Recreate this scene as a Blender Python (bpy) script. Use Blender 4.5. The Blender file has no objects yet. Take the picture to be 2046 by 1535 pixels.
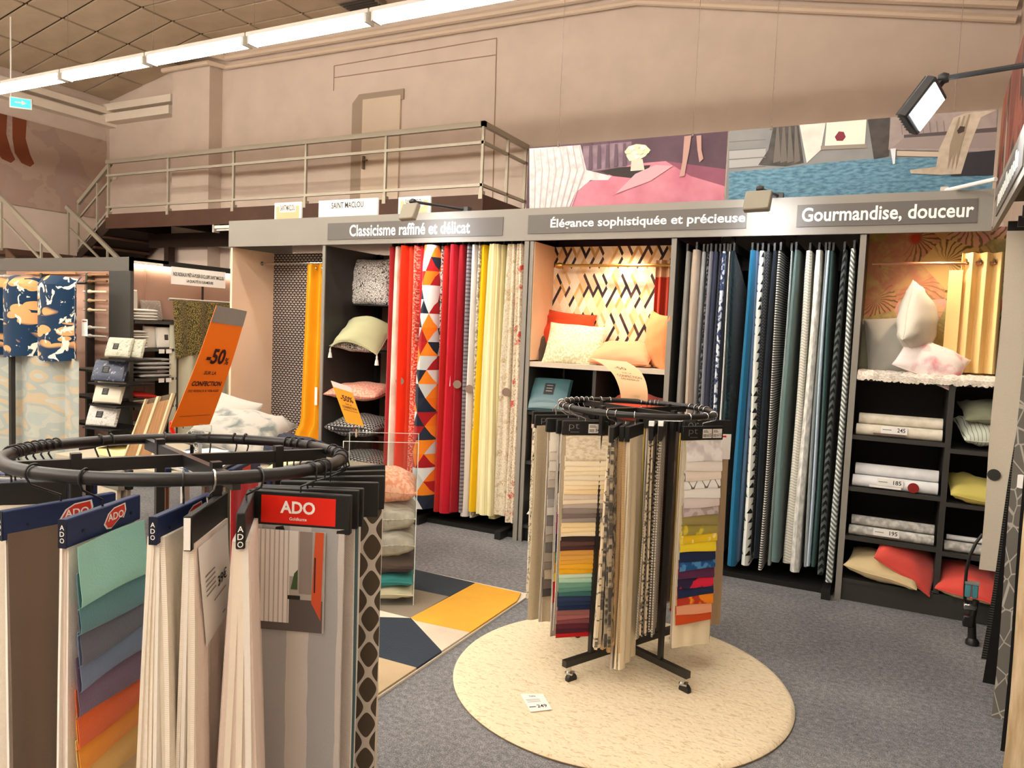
import bpy, bmesh, math, random
from mathutils import Vector, Matrix, Euler
random.seed(7)
sc = bpy.context.scene
COL = sc.collection
# ------------------------------------------------------------------ camera
FPX, IW, IH, CAMH = 1500.0, 2046, 1535, 1.55
YAW, PITCH, ROLL = math.radians(26.976), math.radians(3.963), math.radians(2.348)
_cp, _sp = math.cos(PITCH), math.sin(PITCH)
CF = Vector((-math.sin(YAW)*_cp, math.cos(YAW)*_cp, -_sp))
_R0 = Vector((math.cos(YAW), math.sin(YAW), 0)); _U0 = _R0.cross(CF)
CR = _R0*math.cos(ROLL)+_U0*math.sin(ROLL); CU = _U0*math.cos(ROLL)-_R0*math.sin(ROLL)
CC = Vector((0, 0, CAMH))
cam = bpy.data.cameras.new('camera'); camo = bpy.data.objects.new('camera', cam); COL.objects.link(camo)
cam.sensor_width = 36; cam.lens = FPX/IW*36; cam.clip_start = .05; cam.clip_end = 100
camo.matrix_world = Matrix(((CR.x, CU.x, -CF.x, CC.x), (CR.y, CU.y, -CF.y, CC.y), (CR.z, CU.z, -CF.z, CC.z), (0, 0, 0, 1)))
sc.camera = camo
def at(px, py, ax, v):
    "point where the photo's pixel meets the world plane ax = v"
    d = CF*FPX+CR*(px-IW/2)-CU*(py-IH/2); i = 'xyz'.index(ax)
    return CC+d*((v-CC[i])/d[i])
def atp(px, py, pt, n):
    d = CF*FPX+CR*(px-IW/2)-CU*(py-IH/2); n = Vector(n)
    return CC+d*(((Vector(pt)-CC).dot(n))/d.dot(n))
# ------------------------------------------------------------------ world, exposure
sc.view_settings.view_transform = 'Standard'; sc.view_settings.look = 'None'
sc.view_settings.exposure = 0.88; sc.view_settings.gamma = 1.0; sc.view_settings.use_curve_mapping = False
w = bpy.data.worlds.new('world'); sc.world = w; w.use_nodes = True
w.node_tree.nodes['Background'].inputs[0].default_value = (1, .93, .85, 1)
w.node_tree.nodes['Background'].inputs[1].default_value = .04
TUBE_E = 17.0
SPOT_W = 7.0
NICHE_W = 23.0     # halogen downlights in the niches
# ------------------------------------------------------------------ colours, materials
def lin(h):
    if isinstance(h, str):
        h = h.lstrip('#'); c = [int(h[i:i+2], 16)/255 for i in (0, 2, 4)]
    else: c = list(h)[:3]
    return tuple((x/12.92 if x <= .04045 else ((x+.055)/1.055)**2.4) for x in c)+(1,)
class NT:
    def __init__(s, t): s.t = t
    def n(s, k, **kw):
        x = s.t.nodes.new(k)
        for a, b in kw.items(): setattr(x, a, b)
        return x
    def put(s, sock, v):
        if v is None: return
        if isinstance(v, bpy.types.NodeSocket): s.t.links.new(v, sock)
        else:
            try: sock.default_value = v
            except Exception: sock.default_value = (v, v, v)
    def m(s, op, a, b=None, c=None):
        x = s.n('ShaderNodeMath', operation=op)
        for i, v in enumerate((a, b, c)):
            if v is not None: s.put(x.inputs[i], v)
        return x.outputs[0]
    def mix(s, f, a, b):
        x = s.n('ShaderNodeMix', data_type='RGBA'); s.put(x.inputs[0], f); s.put(x.inputs[6], a); s.put(x.inputs[7], b)
        return x.outputs[2]
    def uv(s):
        x = s.n('ShaderNodeUVMap'); y = s.n('ShaderNodeSeparateXYZ'); s.t.links.new(x.outputs[0], y.inputs[0])
        return y.outputs[0], y.outputs[1]
    def vec(s, a, b, c=0):
        x = s.n('ShaderNodeCombineXYZ'); s.put(x.inputs[0], a); s.put(x.inputs[1], b); s.put(x.inputs[2], c); return x.outputs[0]
    def uvv(s, su=1, sv=1):
        u, v = s.uv(); return s.vec(s.m('MULTIPLY', u, su), s.m('MULTIPLY', v, sv))
    def noise(s, v, sc_=5, det=2, dist=0):
        x = s.n('ShaderNodeTexNoise'); s.put(x.inputs['Vector'], v); x.inputs['Scale'].default_value = sc_
        x.inputs['Detail'].default_value = det; x.inputs['Distortion'].default_value = dist
        return x.outputs[0]
    def voro(s, v, sc_=5, feat='F1', out=0, rnd=1):
        x = s.n('ShaderNodeTexVoronoi', feature=feat); s.put(x.inputs['Vector'], v); x.inputs['Scale'].default_value = sc_
        x.inputs['Randomness'].default_value = rnd
        return x.outputs[out]
    def step(s, x, a, b):
        r = s.n('ShaderNodeMapRange'); s.put(r.inputs[0], x); r.inputs[1].default_value = a; r.inputs[2].default_value = b
        return r.outputs[0]
    def ramp(s, f, stops, const=False):
        r = s.n('ShaderNodeValToRGB'); e = r.color_ramp
        if const: e.interpolation = 'CONSTANT'
        while len(e.elements) < len(stops): e.elements.new(.5)
        for i, (p, c) in enumerate(stops): e.elements[i].position = p; e.elements[i].color = lin(c)
        s.put(r.inputs[0], f); return r.outputs[0]
MATS = {}
def mat(name, col='#808080', rough=.75, metal=0, bump=0, bscale=300, pat=None, emit=0, ecol=None, sheen=0, trans=0, spec=.3, coord='uv', var=0):
    if name in MATS: return MATS[name]
    m = bpy.data.materials.new(name); m.use_nodes = True; t = NT(m.node_tree); b = m.node_tree.nodes['Principled BSDF']
    MATS[name] = m
    b.inputs['Roughness'].default_value = rough; b.inputs['Metallic'].default_value = metal
    b.inputs['Specular IOR Level'].default_value = spec
    if pat: t.put(b.inputs['Base Color'], pat(t))
    elif var:
        tc = t.n('ShaderNodeTexCoord'); f = t.noise(tc.outputs['Object'], 2.2, 4)
        a = lin(col); t.put(b.inputs['Base Color'], t.mix(t.step(f, .3, .7), tuple(x*(1-var) for x in a[:3])+(1,), tuple(min(1, x*(1+var)) for x in a[:3])+(1,)))
    else: b.inputs['Base Color'].default_value = lin(col)
    if sheen: b.inputs['Sheen Weight'].default_value = sheen
    if trans:
        b.inputs['Transmission Weight'].default_value = trans; b.inputs['IOR'].default_value = 1.12
    if emit:
        b.inputs['Emission Color'].default_value = lin(ecol or col); b.inputs['Emission Strength'].default_value = emit
    if bump:
        tc = t.n('ShaderNodeTexCoord'); f = t.noise(tc.outputs['Object'], bscale, 3)
        bp = t.n('ShaderNodeBump'); bp.inputs['Strength'].default_value = bump; bp.inputs['Distance'].default_value = .01
        t.put(bp.inputs['Height'], f); m.node_tree.links.new(bp.outputs[0], b.inputs['Normal'])
    return m
def fab(name, col, rough=.85, bump=.12, **k): return mat(name, col, rough, bump=bump, bscale=k.pop('bscale', 260), sheen=k.pop('sheen', .12), spec=.15, **k)
# pattern factories: each returns a function that builds nodes and gives the colour socket
def p_stripe(c1, c2, per, duty=.5, axis=0, wob=0):
    def f(t):
        u, v = t.uv(); x = (u, v)[axis]
        if wob: x = t.m('ADD', x, t.m('MULTIPLY', t.noise(t.uvv(), 9, 2), wob))
        return t.mix(t.m('GREATER_THAN', t.m('FRACT', t.m('DIVIDE', x, per)), duty), lin(c1), lin(c2))
    return f
def p_noise(c1, c2, s=20, lo=.48, hi=.52, det=2, sx=1, sy=1, dist=0):
    return lambda t: t.mix(t.step(t.noise(t.uvv(sx, sy), s, det, dist), lo, hi), lin(c1), lin(c2))
def p_maze(c1, c2, s=50, wd=.06, sx=1, sy=1):
    return lambda t: t.mix(t.step(t.voro(t.uvv(sx, sy), s, 'DISTANCE_TO_EDGE'), wd, wd*1.6), lin(c1), lin(c2))
def p_zig(c1, c2, per=.03, amp=.03, wl=.06, duty=.5):
    def f(t):
        u, v = t.uv(); z = t.m('PINGPONG', u, wl/2); x = t.m('ADD', v, t.m('MULTIPLY', z, amp/(wl/2)))
        return t.mix(t.m('GREATER_THAN', t.m('FRACT', t.m('DIVIDE', x, per)), duty), lin(c1), lin(c2))
    return f
def p_scallop(c1, c2, c3, s=.036):
    def f(t):
        u, v = t.uv(); r = t.m('DIVIDE', v, s*.5); row = t.m('FLOOR', r); fy = t.m('FRACT', r)
        x = t.m('ADD', t.m('DIVIDE', u, s), t.m('MULTIPLY', t.m('MODULO', row, 2), .5))
        fx = t.m('SUBTRACT', t.m('FRACT', x), .5)
        d = t.m('SQRT', t.m('ADD', t.m('MULTIPLY', fx, fx), t.m('MULTIPLY', t.m('MULTIPLY', fy, fy), .36)))
        ring = t.m('GREATER_THAN', t.m('FRACT', t.m('MULTIPLY', d, 4.2)), .52)
        return t.mix(t.m('GREATER_THAN', d, .46), t.mix(ring, lin(c1), lin(c2)), lin(c3))
    return f
def p_tri(cols, a=.1, b=.1, seed=0.0):
    def f(t):
        u, v = t.uv(); U = t.m('DIVIDE', u, a); V = t.m('DIVIDE', v, b)
        p = t.m('FLOOR', t.m('ADD', U, t.m('MULTIPLY', V, .5))); q = t.m('FLOOR', t.m('SUBTRACT', U, t.m('MULTIPLY', V, .5))); r = t.m('FLOOR', V)
        w_ = t.n('ShaderNodeTexWhiteNoise', noise_dimensions='3D'); t.put(w_.inputs['Vector'], t.vec(t.m('ADD', p, seed+.31), t.m('ADD', q, .57), t.m('ADD', r, .13)))
        n = len(cols); return t.ramp(w_.outputs[0], [(i/n, c) for i, c in enumerate(cols)], True)
    return f
def p_bits(bg, c, s=.05, size=.3, sx=1):
    "scattered small triangles"
    def f(t):
        u, v = t.uv(); U = t.m('DIVIDE', u, s*sx); V = t.m('DIVIDE', v, s)
        w_ = t.n('ShaderNodeTexWhiteNoise', noise_dimensions='2D'); t.put(w_.inputs['Vector'], t.vec(t.m('FLOOR', U), t.m('FLOOR', V)))
        k = t.n('ShaderNodeSeparateColor'); t.t.links.new(w_.outputs['Color'], k.inputs[0])
        x = t.m('SUBTRACT', t.m('FRACT', U), t.m('MULTIPLY_ADD', k.outputs[0], .4, .3)); y = t.m('SUBTRACT', t.m('FRACT', V), t.m('MULTIPLY_ADD', k.outputs[1], .2, .15))
        inside = t.m('MULTIPLY', t.m('GREATER_THAN', y, 0), t.m('LESS_THAN', t.m('ADD', t.m('MULTIPLY', t.m('ABSOLUTE', x), 2), y), size*2))
        return t.mix(inside, lin(bg), lin(c))
    return f
def p_floral(bg, c1, c2, s=9, th=.36, c3=None, th3=.2):
    def f(t):
        n = t.noise(t.uvv(), s*1.5, 3, 1.2)
        v = t.voro(t.vec(t.m('ADD', t.uv()[0], t.m('MULTIPLY', n, .12)), t.m('ADD', t.uv()[1], t.m('MULTIPLY', n, .1))), s)
        line = t.step(t.noise(t.uvv(1.6, 1), s*4, 4, 2), .52, .56)
        col = t.mix(t.m('MULTIPLY', line, .55), lin(bg), lin(c1))
        col = t.mix(t.m('LESS_THAN', v, th), col, t.mix(line, lin(c2), lin(c1)))
        if c3: col = t.mix(t.m('LESS_THAN', v, th3), col, lin(c3))
        return col
    return f
def p_leaf(bg, c1, c2, c3, s=4.0, fr=30, dark='#3a3428'):
    "large frond leaves"
    def f(t):
        uv = t.uvv(); cell = t.n('ShaderNodeTexVoronoi'); t.put(cell.inputs['Vector'], uv); cell.inputs['Scale'].default_value = s
        k = t.n('ShaderNodeSeparateColor'); t.t.links.new(cell.outputs['Color'], k.inputs[0])
        n = t.noise(uv, s*1.2, 3, .8)
        u, v = t.uv(); ang = t.m('ADD', t.m('MULTIPLY', u, t.m('COSINE', t.m('MULTIPLY', k.outputs[0], 6.3))), t.m('MULTIPLY', v, t.m('SINE', t.m('MULTIPLY', k.outputs[0], 6.3))))
        lines = t.m('GREATER_THAN', t.m('SINE', t.m('ADD', t.m('MULTIPLY', ang, fr*6.28), t.m('MULTIPLY', n, 14))), .55)
        col = t.ramp(k.outputs[1], [(0, bg), (.3, c1), (.55, c2), (.86, c3)], True)
        col = t.mix(t.step(n, .4, .62), col, lin(bg))
        return t.mix(t.m('MULTIPLY', lines, t.step(n, .62, .45)), col, lin(dark))
    return f
def p_ogee(c1, c2, s=.09, wd=.1):
    def f(t):
        u, v = t.uv(); a = t.m('DIVIDE', t.m('MULTIPLY', u, 6.283), s); b = t.m('DIVIDE', t.m('MULTIPLY', v, 6.283), s*1.5)
        q = t.m('ABSOLUTE', t.m('ADD', t.m('COSINE', a), t.m('COSINE', b)))
        return t.mix(t.m('LESS_THAN', q, wd*4), lin(c1), lin(c2))
    return f
def p_weave(c1, c2, s=.006, sy=None):
    def f(t):
        u, v = t.uv(); a = t.m('SINE', t.m('DIVIDE', t.m('MULTIPLY', u, 6.283), s)); b = t.m('SINE', t.m('DIVIDE', t.m('MULTIPLY', v, 6.283), sy or s))
        return t.mix(t.step(t.m('ADD', t.m('MULTIPLY', a, b), t.m('MULTIPLY', t.noise(t.uvv(), 120, 2), .9)), -.2, 1.0), lin(c1), lin(c2))
    return f
def p_multi(cols, s=8, det=3, sx=1, sy=1, dist=.5):
    n = len(cols)
    return lambda t: t.ramp(t.step(t.noise(t.uvv(sx, sy), s, det, dist), .25, .75), [(i/n, c) for i, c in enumerate(cols)], True)
def p_diam(lights, bars, a=.07, b=.13):
    def f(t):
        u, v = t.uv(); U = t.m('DIVIDE', u, a); V = t.m('DIVIDE', v, b)
        p = t.m('ADD', U, V); q = t.m('SUBTRACT', U, V); P, Q = t.m('FLOOR', p), t.m('FLOOR', q)
        w_ = t.n('ShaderNodeTexWhiteNoise', noise_dimensions='2D'); t.put(w_.inputs['Vector'], t.vec(t.m('ADD', P, .31), t.m('ADD', Q, .57)))
        k = t.n('ShaderNodeSeparateColor'); t.t.links.new(w_.outputs['Color'], k.inputs[0])
        col = t.ramp(k.outputs[0], [(i/len(lights), c) for i, c in enumerate(lights)], True); bar = t.ramp(k.outputs[1], [(i/len(bars), c) for i, c in enumerate(bars)], True)
        which = t.m('GREATER_THAN', t.m('FRACT', t.m('MULTIPLY', t.m('SUBTRACT', P, Q), .25)), .4); fp, fq = t.m('FRACT', p), t.m('FRACT', q)
        e = t.m('ADD', t.m('MULTIPLY', fp, which), t.m('MULTIPLY', fq, t.m('SUBTRACT', 1, which)))
        return t.mix(t.m('LESS_THAN', e, .31), col, bar)
    return f
def p_palm(cols, dark, s=4.5, n=13, red='#d2452e'):
    "radiating palm fronds, one per cell"
    def f(t):
        uv = t.uvv(); c = t.n('ShaderNodeTexVoronoi', voronoi_dimensions='2D'); t.put(c.inputs['Vector'], uv); c.inputs['Scale'].default_value = s
        k = t.n('ShaderNodeSeparateColor'); t.t.links.new(c.outputs['Color'], k.inputs[0])
        po = t.n('ShaderNodeSeparateXYZ'); t.t.links.new(c.outputs['Position'], po.inputs[0]); u, v = t.uv()
        dx, dy = t.m('SUBTRACT', u, po.outputs[0]), t.m('SUBTRACT', v, po.outputs[1]); d = t.m('SQRT', t.m('ADD', t.m('MULTIPLY', dx, dx), t.m('MULTIPLY', dy, dy)))
        nz = t.noise(uv, 14, 2)
        ang = t.m('ADD', t.m('ARCTAN2', dy, dx), t.m('ADD', t.m('MULTIPLY', d, 2), t.m('MULTIPLY', nz, .4)))
        sp = t.m('SINE', t.m('MULTIPLY', ang, n)); col = t.ramp(k.outputs[0], [(i/len(cols), x) for i, x in enumerate(cols)], True)
        col = t.mix(t.m('MULTIPLY', t.step(nz, .45, .6), .6), col, lin(cols[1])); col = t.mix(t.m('MULTIPLY', t.m('MULTIPLY', t.step(sp, .3, .8), t.step(k.outputs[2], .1, .8)), t.step(t.m('SINE', t.m('ADD', t.m('ARCTAN2', dy, dx), t.m('MULTIPLY', k.outputs[0], 6.28))), -.4, .5)), col, lin(dark))
        fl = t.m('MULTIPLY', t.m('GREATER_THAN', k.outputs[1], .8), t.m('LESS_THAN', t.m('ADD', d, t.m('MULTIPLY', sp, .012)), .032))
        return t.mix(fl, col, lin(red))
    return f
# ------------------------------------------------------------------ mesh builder
class MB:
    def __init__(s): s.v = []; s.f = []; s.mi = []; s.uv = []
    def add(s, vs, fs, uvs=None, mi=0):
        o = len(s.v); s.v += [tuple(p) for p in vs]
        for k, f in enumerate(fs):
            s.f.append([i+o for i in f]); s.mi.append(mi if isinstance(mi, int) else mi[k])
            s.uv.append(uvs[k] if uvs else None)
        return s
    def box(s, c, d, rot=None, mi=0, bev=0):
        x, y, z = d[0]/2, d[1]/2, d[2]/2
        if bev and min(d) > 2.2*bev:
            bm = bmesh.new(); bmesh.ops.create_cube(bm, size=1)
            for q in bm.verts: q.co = Vector((q.co.x*d[0], q.co.y*d[1], q.co.z*d[2]))
            bmesh.ops.bevel(bm, geom=bm.edges[:], offset=bev, segments=2 if bev > .006 else 1, affect='EDGES', profile=.5)
            vs = [q.co.copy() for q in bm.verts]; bm.verts.index_update(); fs = [[q.index for q in f.verts] for f in bm.faces]; bm.free()
        else:
            vs = [Vector(p) for p in ((-x, -y, -z), (x, -y, -z), (x, y, -z), (-x, y, -z), (-x, -y, z), (x, -y, z), (x, y, z), (-x, y, z))]
            fs = [(0, 3, 2, 1), (4, 5, 6, 7), (0, 1, 5, 4), (1, 2, 6, 5), (2, 3, 7, 6), (3, 0, 4, 7)]
        uvs = []
        for f in fs:
            a, b, e = vs[f[0]], vs[f[1]], vs[f[2]]; n = (b-a).cross(e-a); k = max(range(3), key=lambda i: abs(n[i]))
            ax = {0: (1, 2), 1: (0, 2), 2: (0, 1)}[k]; uvs.append([(vs[i][ax[0]], vs[i][ax[1]]) for i in f])
        m = rot.to_3x3() if isinstance(rot, Matrix) else (Euler(rot).to_matrix() if rot else Matrix.Identity(3))
        return s.add([m@p+Vector(c) for p in vs], fs, uvs, mi)
    def bx(s, x0, x1, y0, y1, z0, z1, mi=0, bev=0): return s.box(((x0+x1)/2, (y0+y1)/2, (z0+z1)/2), (abs(x1-x0), abs(y1-y0), abs(z1-z0)), None, mi, bev)
    def tube(s, pts, r, n=8, mi=0, cap=True, closed=False):
        pts = [Vector(p) for p in pts]; N = len(pts); rs = r if isinstance(r, (list, tuple)) else [r]*N
        vs = []; up = None; L = 0; Ls = []
        for i, p in enumerate(pts):
            if i: L += (p-pts[i-1]).length
            Ls.append(L)
            if closed: d = pts[(i+1) % N]-pts[i-1]
            else: d = pts[min(i+1, N-1)]-pts[max(i-1, 0)]
            d.normalize()
            if up is None:
                up = Vector((0, 0, 1)) if abs(d.z) < .9 else Vector((1, 0, 0))
            a = (up-d*up.dot(d)); a = a.normalized() if a.length > 1e-5 else d.orthogonal().normalized(); b = d.cross(a); up = a
            for k in range(n):
                t = 2*math.pi*k/n; vs.append(p+(a*math.cos(t)+b*math.sin(t))*rs[i])
        fs = []; uvs = []
        for i in range(N if closed else N-1):
            j = (i+1) % N
            for k in range(n):
                k2 = (k+1) % n; fs.append((i*n+k, i*n+k2, j*n+k2, j*n+k)); c = 2*math.pi*rs[i]/n
                uvs.append([(k*c, Ls[i]), ((k+1)*c, Ls[i]), ((k+1)*c, Ls[j]), (k*c, Ls[j])])
        if cap and not closed:
            fs += [tuple(range(n-1, -1, -1)), tuple(range((N-1)*n, N*n))]; uvs += [[(0, 0)]*n, [(0, 0)]*n]
        return s.add(vs, fs, uvs, mi)
    def poly(s, pts, th=0, nrm=None, mi=0, uvs=None):
        "planar polygon, given thickness along -normal"
        pts = [Vector(p) for p in pts]; n = len(pts)
        if nrm is None: nrm = (pts[1]-pts[0]).cross(pts[2]-pts[0]).normalized()
        nrm = Vector(nrm); u = uvs or [((p-pts[0]).dot((pts[1]-pts[0]).normalized()), (p-pts[0]).dot(nrm.cross((pts[1]-pts[0]).normalized()))) for p in pts]
        if not th: return s.add(pts, [tuple(range(n))], [u], mi)
        vs = pts+[p-nrm*th for p in pts]; fs = [tuple(range(n)), tuple(range(2*n-1, n-1, -1))]; uu = [u, u[::-1]]
        for i in range(n):
            j = (i+1) % n; fs.append((i, i+n, j+n, j)); uu.append([u[i], u[i], u[j], u[j]])
        return s.add(vs, fs, uu, mi)
    def sheet(s, fn, nu, nv, th=.002, su=1, sv=1, mi=0, ou=0, ov=0):
        "cloth: fn(u,v)->point, u,v in 0..1, with thickness"
        P = [[Vector(fn(i/nu, j/nv)) for i in range(nu+1)] for j in range(nv+1)]; vs = []; q = []
        for j in range(nv+1):
            for i in range(nu+1):
                a = P[j][min(i+1, nu)]-P[j][max(i-1, 0)]; b = P[min(j+1, nv)][i]-P[max(j-1, 0)][i]; n = a.cross(b)
                n = n.normalized() if n.length > 1e-12 else Vector((0, -1, 0)); vs.append(P[j][i]+n*th/2); q.append(P[j][i]-n*th/2)
        M = len(vs); vs += q; fs = []; uu = []; W = nu+1
        uvf = lambda i, j: (ou+i/nu*su, ov+j/nv*sv)
        for j in range(nv):
            for i in range(nu):
                a, b, c, d = j*W+i, j*W+i+1, (j+1)*W+i+1, (j+1)*W+i
                u = [uvf(i, j), uvf(i+1, j), uvf(i+1, j+1), uvf(i, j+1)]
                fs += [(a, b, c, d), (d+M, c+M, b+M, a+M)]; uu += [u, u[::-1]]
        rim = [(i, 0) for i in range(nu)]+[(nu, j) for j in range(nv)]+[(nu-i, nv) for i in range(nu)]+[(0, nv-j) for j in range(nv)]
        for k in range(len(rim)):
            (i, j), (i2, j2) = rim[k], rim[(k+1) % len(rim)]; a, b = j*W+i, j2*W+i2
            fs.append((b, a, a+M, b+M)); uu.append([uvf(i2, j2), uvf(i, j), uvf(i, j), uvf(i2, j2)])
        return s.add(vs, fs, uu, mi)
    def lathe(s, prof, c=(0, 0, 0), n=16, mi=0, axis=None):
        vs = []; m = axis.to_track_quat('Z', 'Y').to_matrix() if axis else Matrix.Identity(3)
        for r, z in prof:
            for k in range(n):
                t = 2*math.pi*k/n; vs.append(m@Vector((r*math.cos(t), r*math.sin(t), z))+Vector(c))
        fs = [(i*n+k, i*n+(k+1) % n, (i+1)*n+(k+1) % n, (i+1)*n+k) for i in range(len(prof)-1) for k in range(n)]
        if prof[0][0] > 1e-6: fs.append(tuple(range(n-1, -1, -1)))
        if prof[-1][0] > 1e-6: fs.append(tuple(range((len(prof)-1)*n, len(prof)*n)))
        return s.add(vs, fs, None, mi)
    def mesh(s, name, mats, smooth=True, ang=38):
        me = bpy.data.meshes.new(name); me.from_pydata(s.v, [], s.f)
        for m in (mats if isinstance(mats, (list, tuple)) else [mats]): me.materials.append(m)
        me.polygons.foreach_set('material_index', s.mi)
        ul = me.uv_layers.new(name='UVMap'); flat = []
        for f, u in zip(s.f, s.uv):
            if u is None: u = [(s.v[i][0]+s.v[i][1]*.7, s.v[i][2]+s.v[i][1]*.3) for i in f]
            for a in u: flat += [a[0], a[1]]
        ul.data.foreach_set('uv', flat)
        if smooth:
            me.polygons.foreach_set('use_smooth', [True]*len(me.polygons)); me.set_sharp_from_angle(angle=math.radians(ang))
        me.update(); return me
    def build(s, name, mats, parent=None, loc=(0, 0, 0), rot=(0, 0, 0), label=None, cat=None, group=None, kind=None, smooth=True):
        return link(name, s.mesh(name, mats, smooth), parent, loc, rot, label, cat, group, kind)
def link(name, data, parent=None, loc=(0, 0, 0), rot=(0, 0, 0), label=None, cat=None, group=None, kind=None):
    o = bpy.data.objects.new(name, data); COL.objects.link(o); o.parent = parent; o.location = loc
    if isinstance(rot, Matrix): o.rotation_euler = rot.to_euler()
    else: o.rotation_euler = rot
    for k, v in (('label', label), ('category', cat), ('group', group), ('kind', kind)):
        if v: o[k] = v
    return o
def thing(name, label, cat, loc=(0, 0, 0), rot=(0, 0, 0), group=None): return link(name, None, None, loc, rot, label, cat, group)
def struct(name, mb, m, parent=None, **k):
    return mb.build(name, m, parent, kind=None if parent else 'structure', **k)
_txt = {}
def text_mesh(st, bold=.012):
    "lettering as flat 2D triangles in the unit box; returns verts, faces, aspect"
    if (st, bold) in _txt: return _txt[(st, bold)]
    cu = bpy.data.curves.new('lettering_curve', 'FONT'); cu.body = st; cu.size = 1; cu.offset = bold; cu.resolution_u = 3
    ob = bpy.data.objects.new('lettering_curve', cu); me = bpy.data.meshes.new_from_object(ob)
    vs = [(v.co.x, v.co.y) for v in me.vertices]; fs = [tuple(p.vertices) for p in me.polygons]
    bpy.data.objects.remove(ob); bpy.data.curves.remove(cu); bpy.data.meshes.remove(me)
    x0 = min(a for a, b in vs); x1 = max(a for a, b in vs); y0 = min(b for a, b in vs); y1 = max(b for a, b in vs)
    r = ([((a-x0)/(x1-x0), (b-y0)/(y1-y0)) for a, b in vs], fs, (x1-x0)/(y1-y0)); _txt[(st, bold)] = r
    return r
def add_text(mb, st, fn, u0, v0, u1, v1, mi=0, bold=.012):
    "fn(u,v)->point on the carrier; text fills the rectangle u0..u1, v0..v1"
    vs, fs, asp = text_mesh(st, bold); mb.add([fn(u0+a*(u1-u0), v0+b*(v1-v0)) for a, b in vs], fs, None, mi)
def quadfn(p00, p10, p11, p01, off=0):
    p00, p10, p11, p01 = map(Vector, (p00, p10, p11, p01)); n = (p10-p00).cross(p01-p00).normalized()*off
    return lambda u, v: (p00*(1-u)+p10*u)*(1-v)+(p01*(1-u)+p11*u)*v+n
def add_letters(parent, st, fn, u0, v0, u1, v1, m, bold=.012):
    "every letter of a line of text as a part of its own"
    vs, fs, asp = text_mesh(st, bold); par = list(range(len(vs)))
    def find(i):
        while par[i] != i: par[i] = par[par[i]]; i = par[i]
        return i
    for f in fs:
        for i in f[1:]: par[find(i)] = find(f[0])
    isl = {}
    for f in fs: isl.setdefault(find(f[0]), []).append(f)
    L = sorted([[min(vs[i][0] for f in g for i in f), max(vs[i][0] for f in g for i in f), g] for g in isl.values()], key=lambda x: x[0]); out = []
    for a, b, g in L:
        if out and a < out[-1][1]-.0008: out[-1][1] = max(out[-1][1], b); out[-1][2] += g
        else: out.append([a, b, list(g)])
    for a, b, g in out:
        ids = sorted({i for f in g for i in f}); mp = {k: n for n, k in enumerate(ids)}
        MB().add([fn(u0+vs[i][0]*(u1-u0), v0+vs[i][1]*(v1-v0)) for i in ids], [[mp[i] for i in f] for f in g]).build('letter', m, parent, smooth=False)
def add_rect(mb, fn, u0, v0, u1, v1, mi=0): mb.add([fn(u0, v0), fn(u1, v0), fn(u1, v1), fn(u0, v1)], [(0, 1, 2, 3)], [[(0, 0), (1, 0), (1, 1), (0, 1)]], mi)
def add_ngon(mb, fn, pts, mi=0): mb.add([fn(u, v) for u, v in pts], [tuple(range(len(pts)))], None, mi)
# ------------------------------------------------------------------ light fittings (fluorescent rows)
M_white = mat('white_enamel', '#e9e6df', .45); M_black = mat('black_metal', '#1b1a1a', .42, spec=.5); M_dgrey = mat('dark_grey_board', '#34332f', .55)
M_blackb = mat('black_board', '#1d1d1c', .5); M_chrome = mat('chrome', '#c9c9c9', .25, 1.0); M_alu = mat('brushed_aluminium', '#b9b4ab', .4, .6)
M_tube = mat('lit_tube', '#ffffff', .5, emit=TUBE_E, ecol='#fff7ea'); M_wire = mat('steel_wire', '#7d6c5c', .5)
def batten(x0, x1, Y, Z, label, group):
    t = thing('fluorescent_batten', label, 'ceiling light', ((x0+x1)/2, Y, Z), group=group); L = x1-x0
    MB().bx(-L/2+.01, L/2-.01, -.07, .07, .022, .065, bev=.004).build('housing', M_white, t)
    MB().bx(-L/2+.05, L/2-.05, -.062, .062, -.055, .021, bev=.02).build('tube_glow', M_tube, t)  # glowing box widened beyond the tube to imitate its bloom
    for sx in (-1, 1):
        MB().bx(sx*(L/2-.055), sx*(L/2-.03), -.064, .064, -.057, .024).build('end_cap', M_white, t)
    MB().tube([(-L/2+.06, 0, .06), (-L/2+.06, 0, 2.18)], .003, 5).build('suspension_wire', M_wire, t)
xs = [-14.0+1.56*i for i in range(10)]
xs = [-14.06, -12.5, -10.94, -9.38, -7.82, -6.25, -4.65, -3.08, -1.5, .06]
for Y, lab in ((5.9, 'lit white fluorescent batten in the row hanging in front of the mezzanine'), (3.9, 'added fluorescent batten in the unseen fill row along the header wall'), (1.9, 'added fluorescent batten in the unseen fill row above the carousels'), (-.1, 'added fluorescent batten in the unseen fill row over the shop aisle'), (-1.4, 'added fluorescent batten in the nearest unseen fill row behind the aisle'), (-2.7, 'added fluorescent batten in the middle unseen fill row behind the aisle'), (-4.0, 'added fluorescent batten in the rearmost unseen fill row behind the aisle')):  # all rows but the mezzanine one are added out of view as fill light
    for a, b in zip(xs[:-1], xs[1:]): batten(a, b, Y, 4.48, lab, 'row of fluorescent battens')
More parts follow.
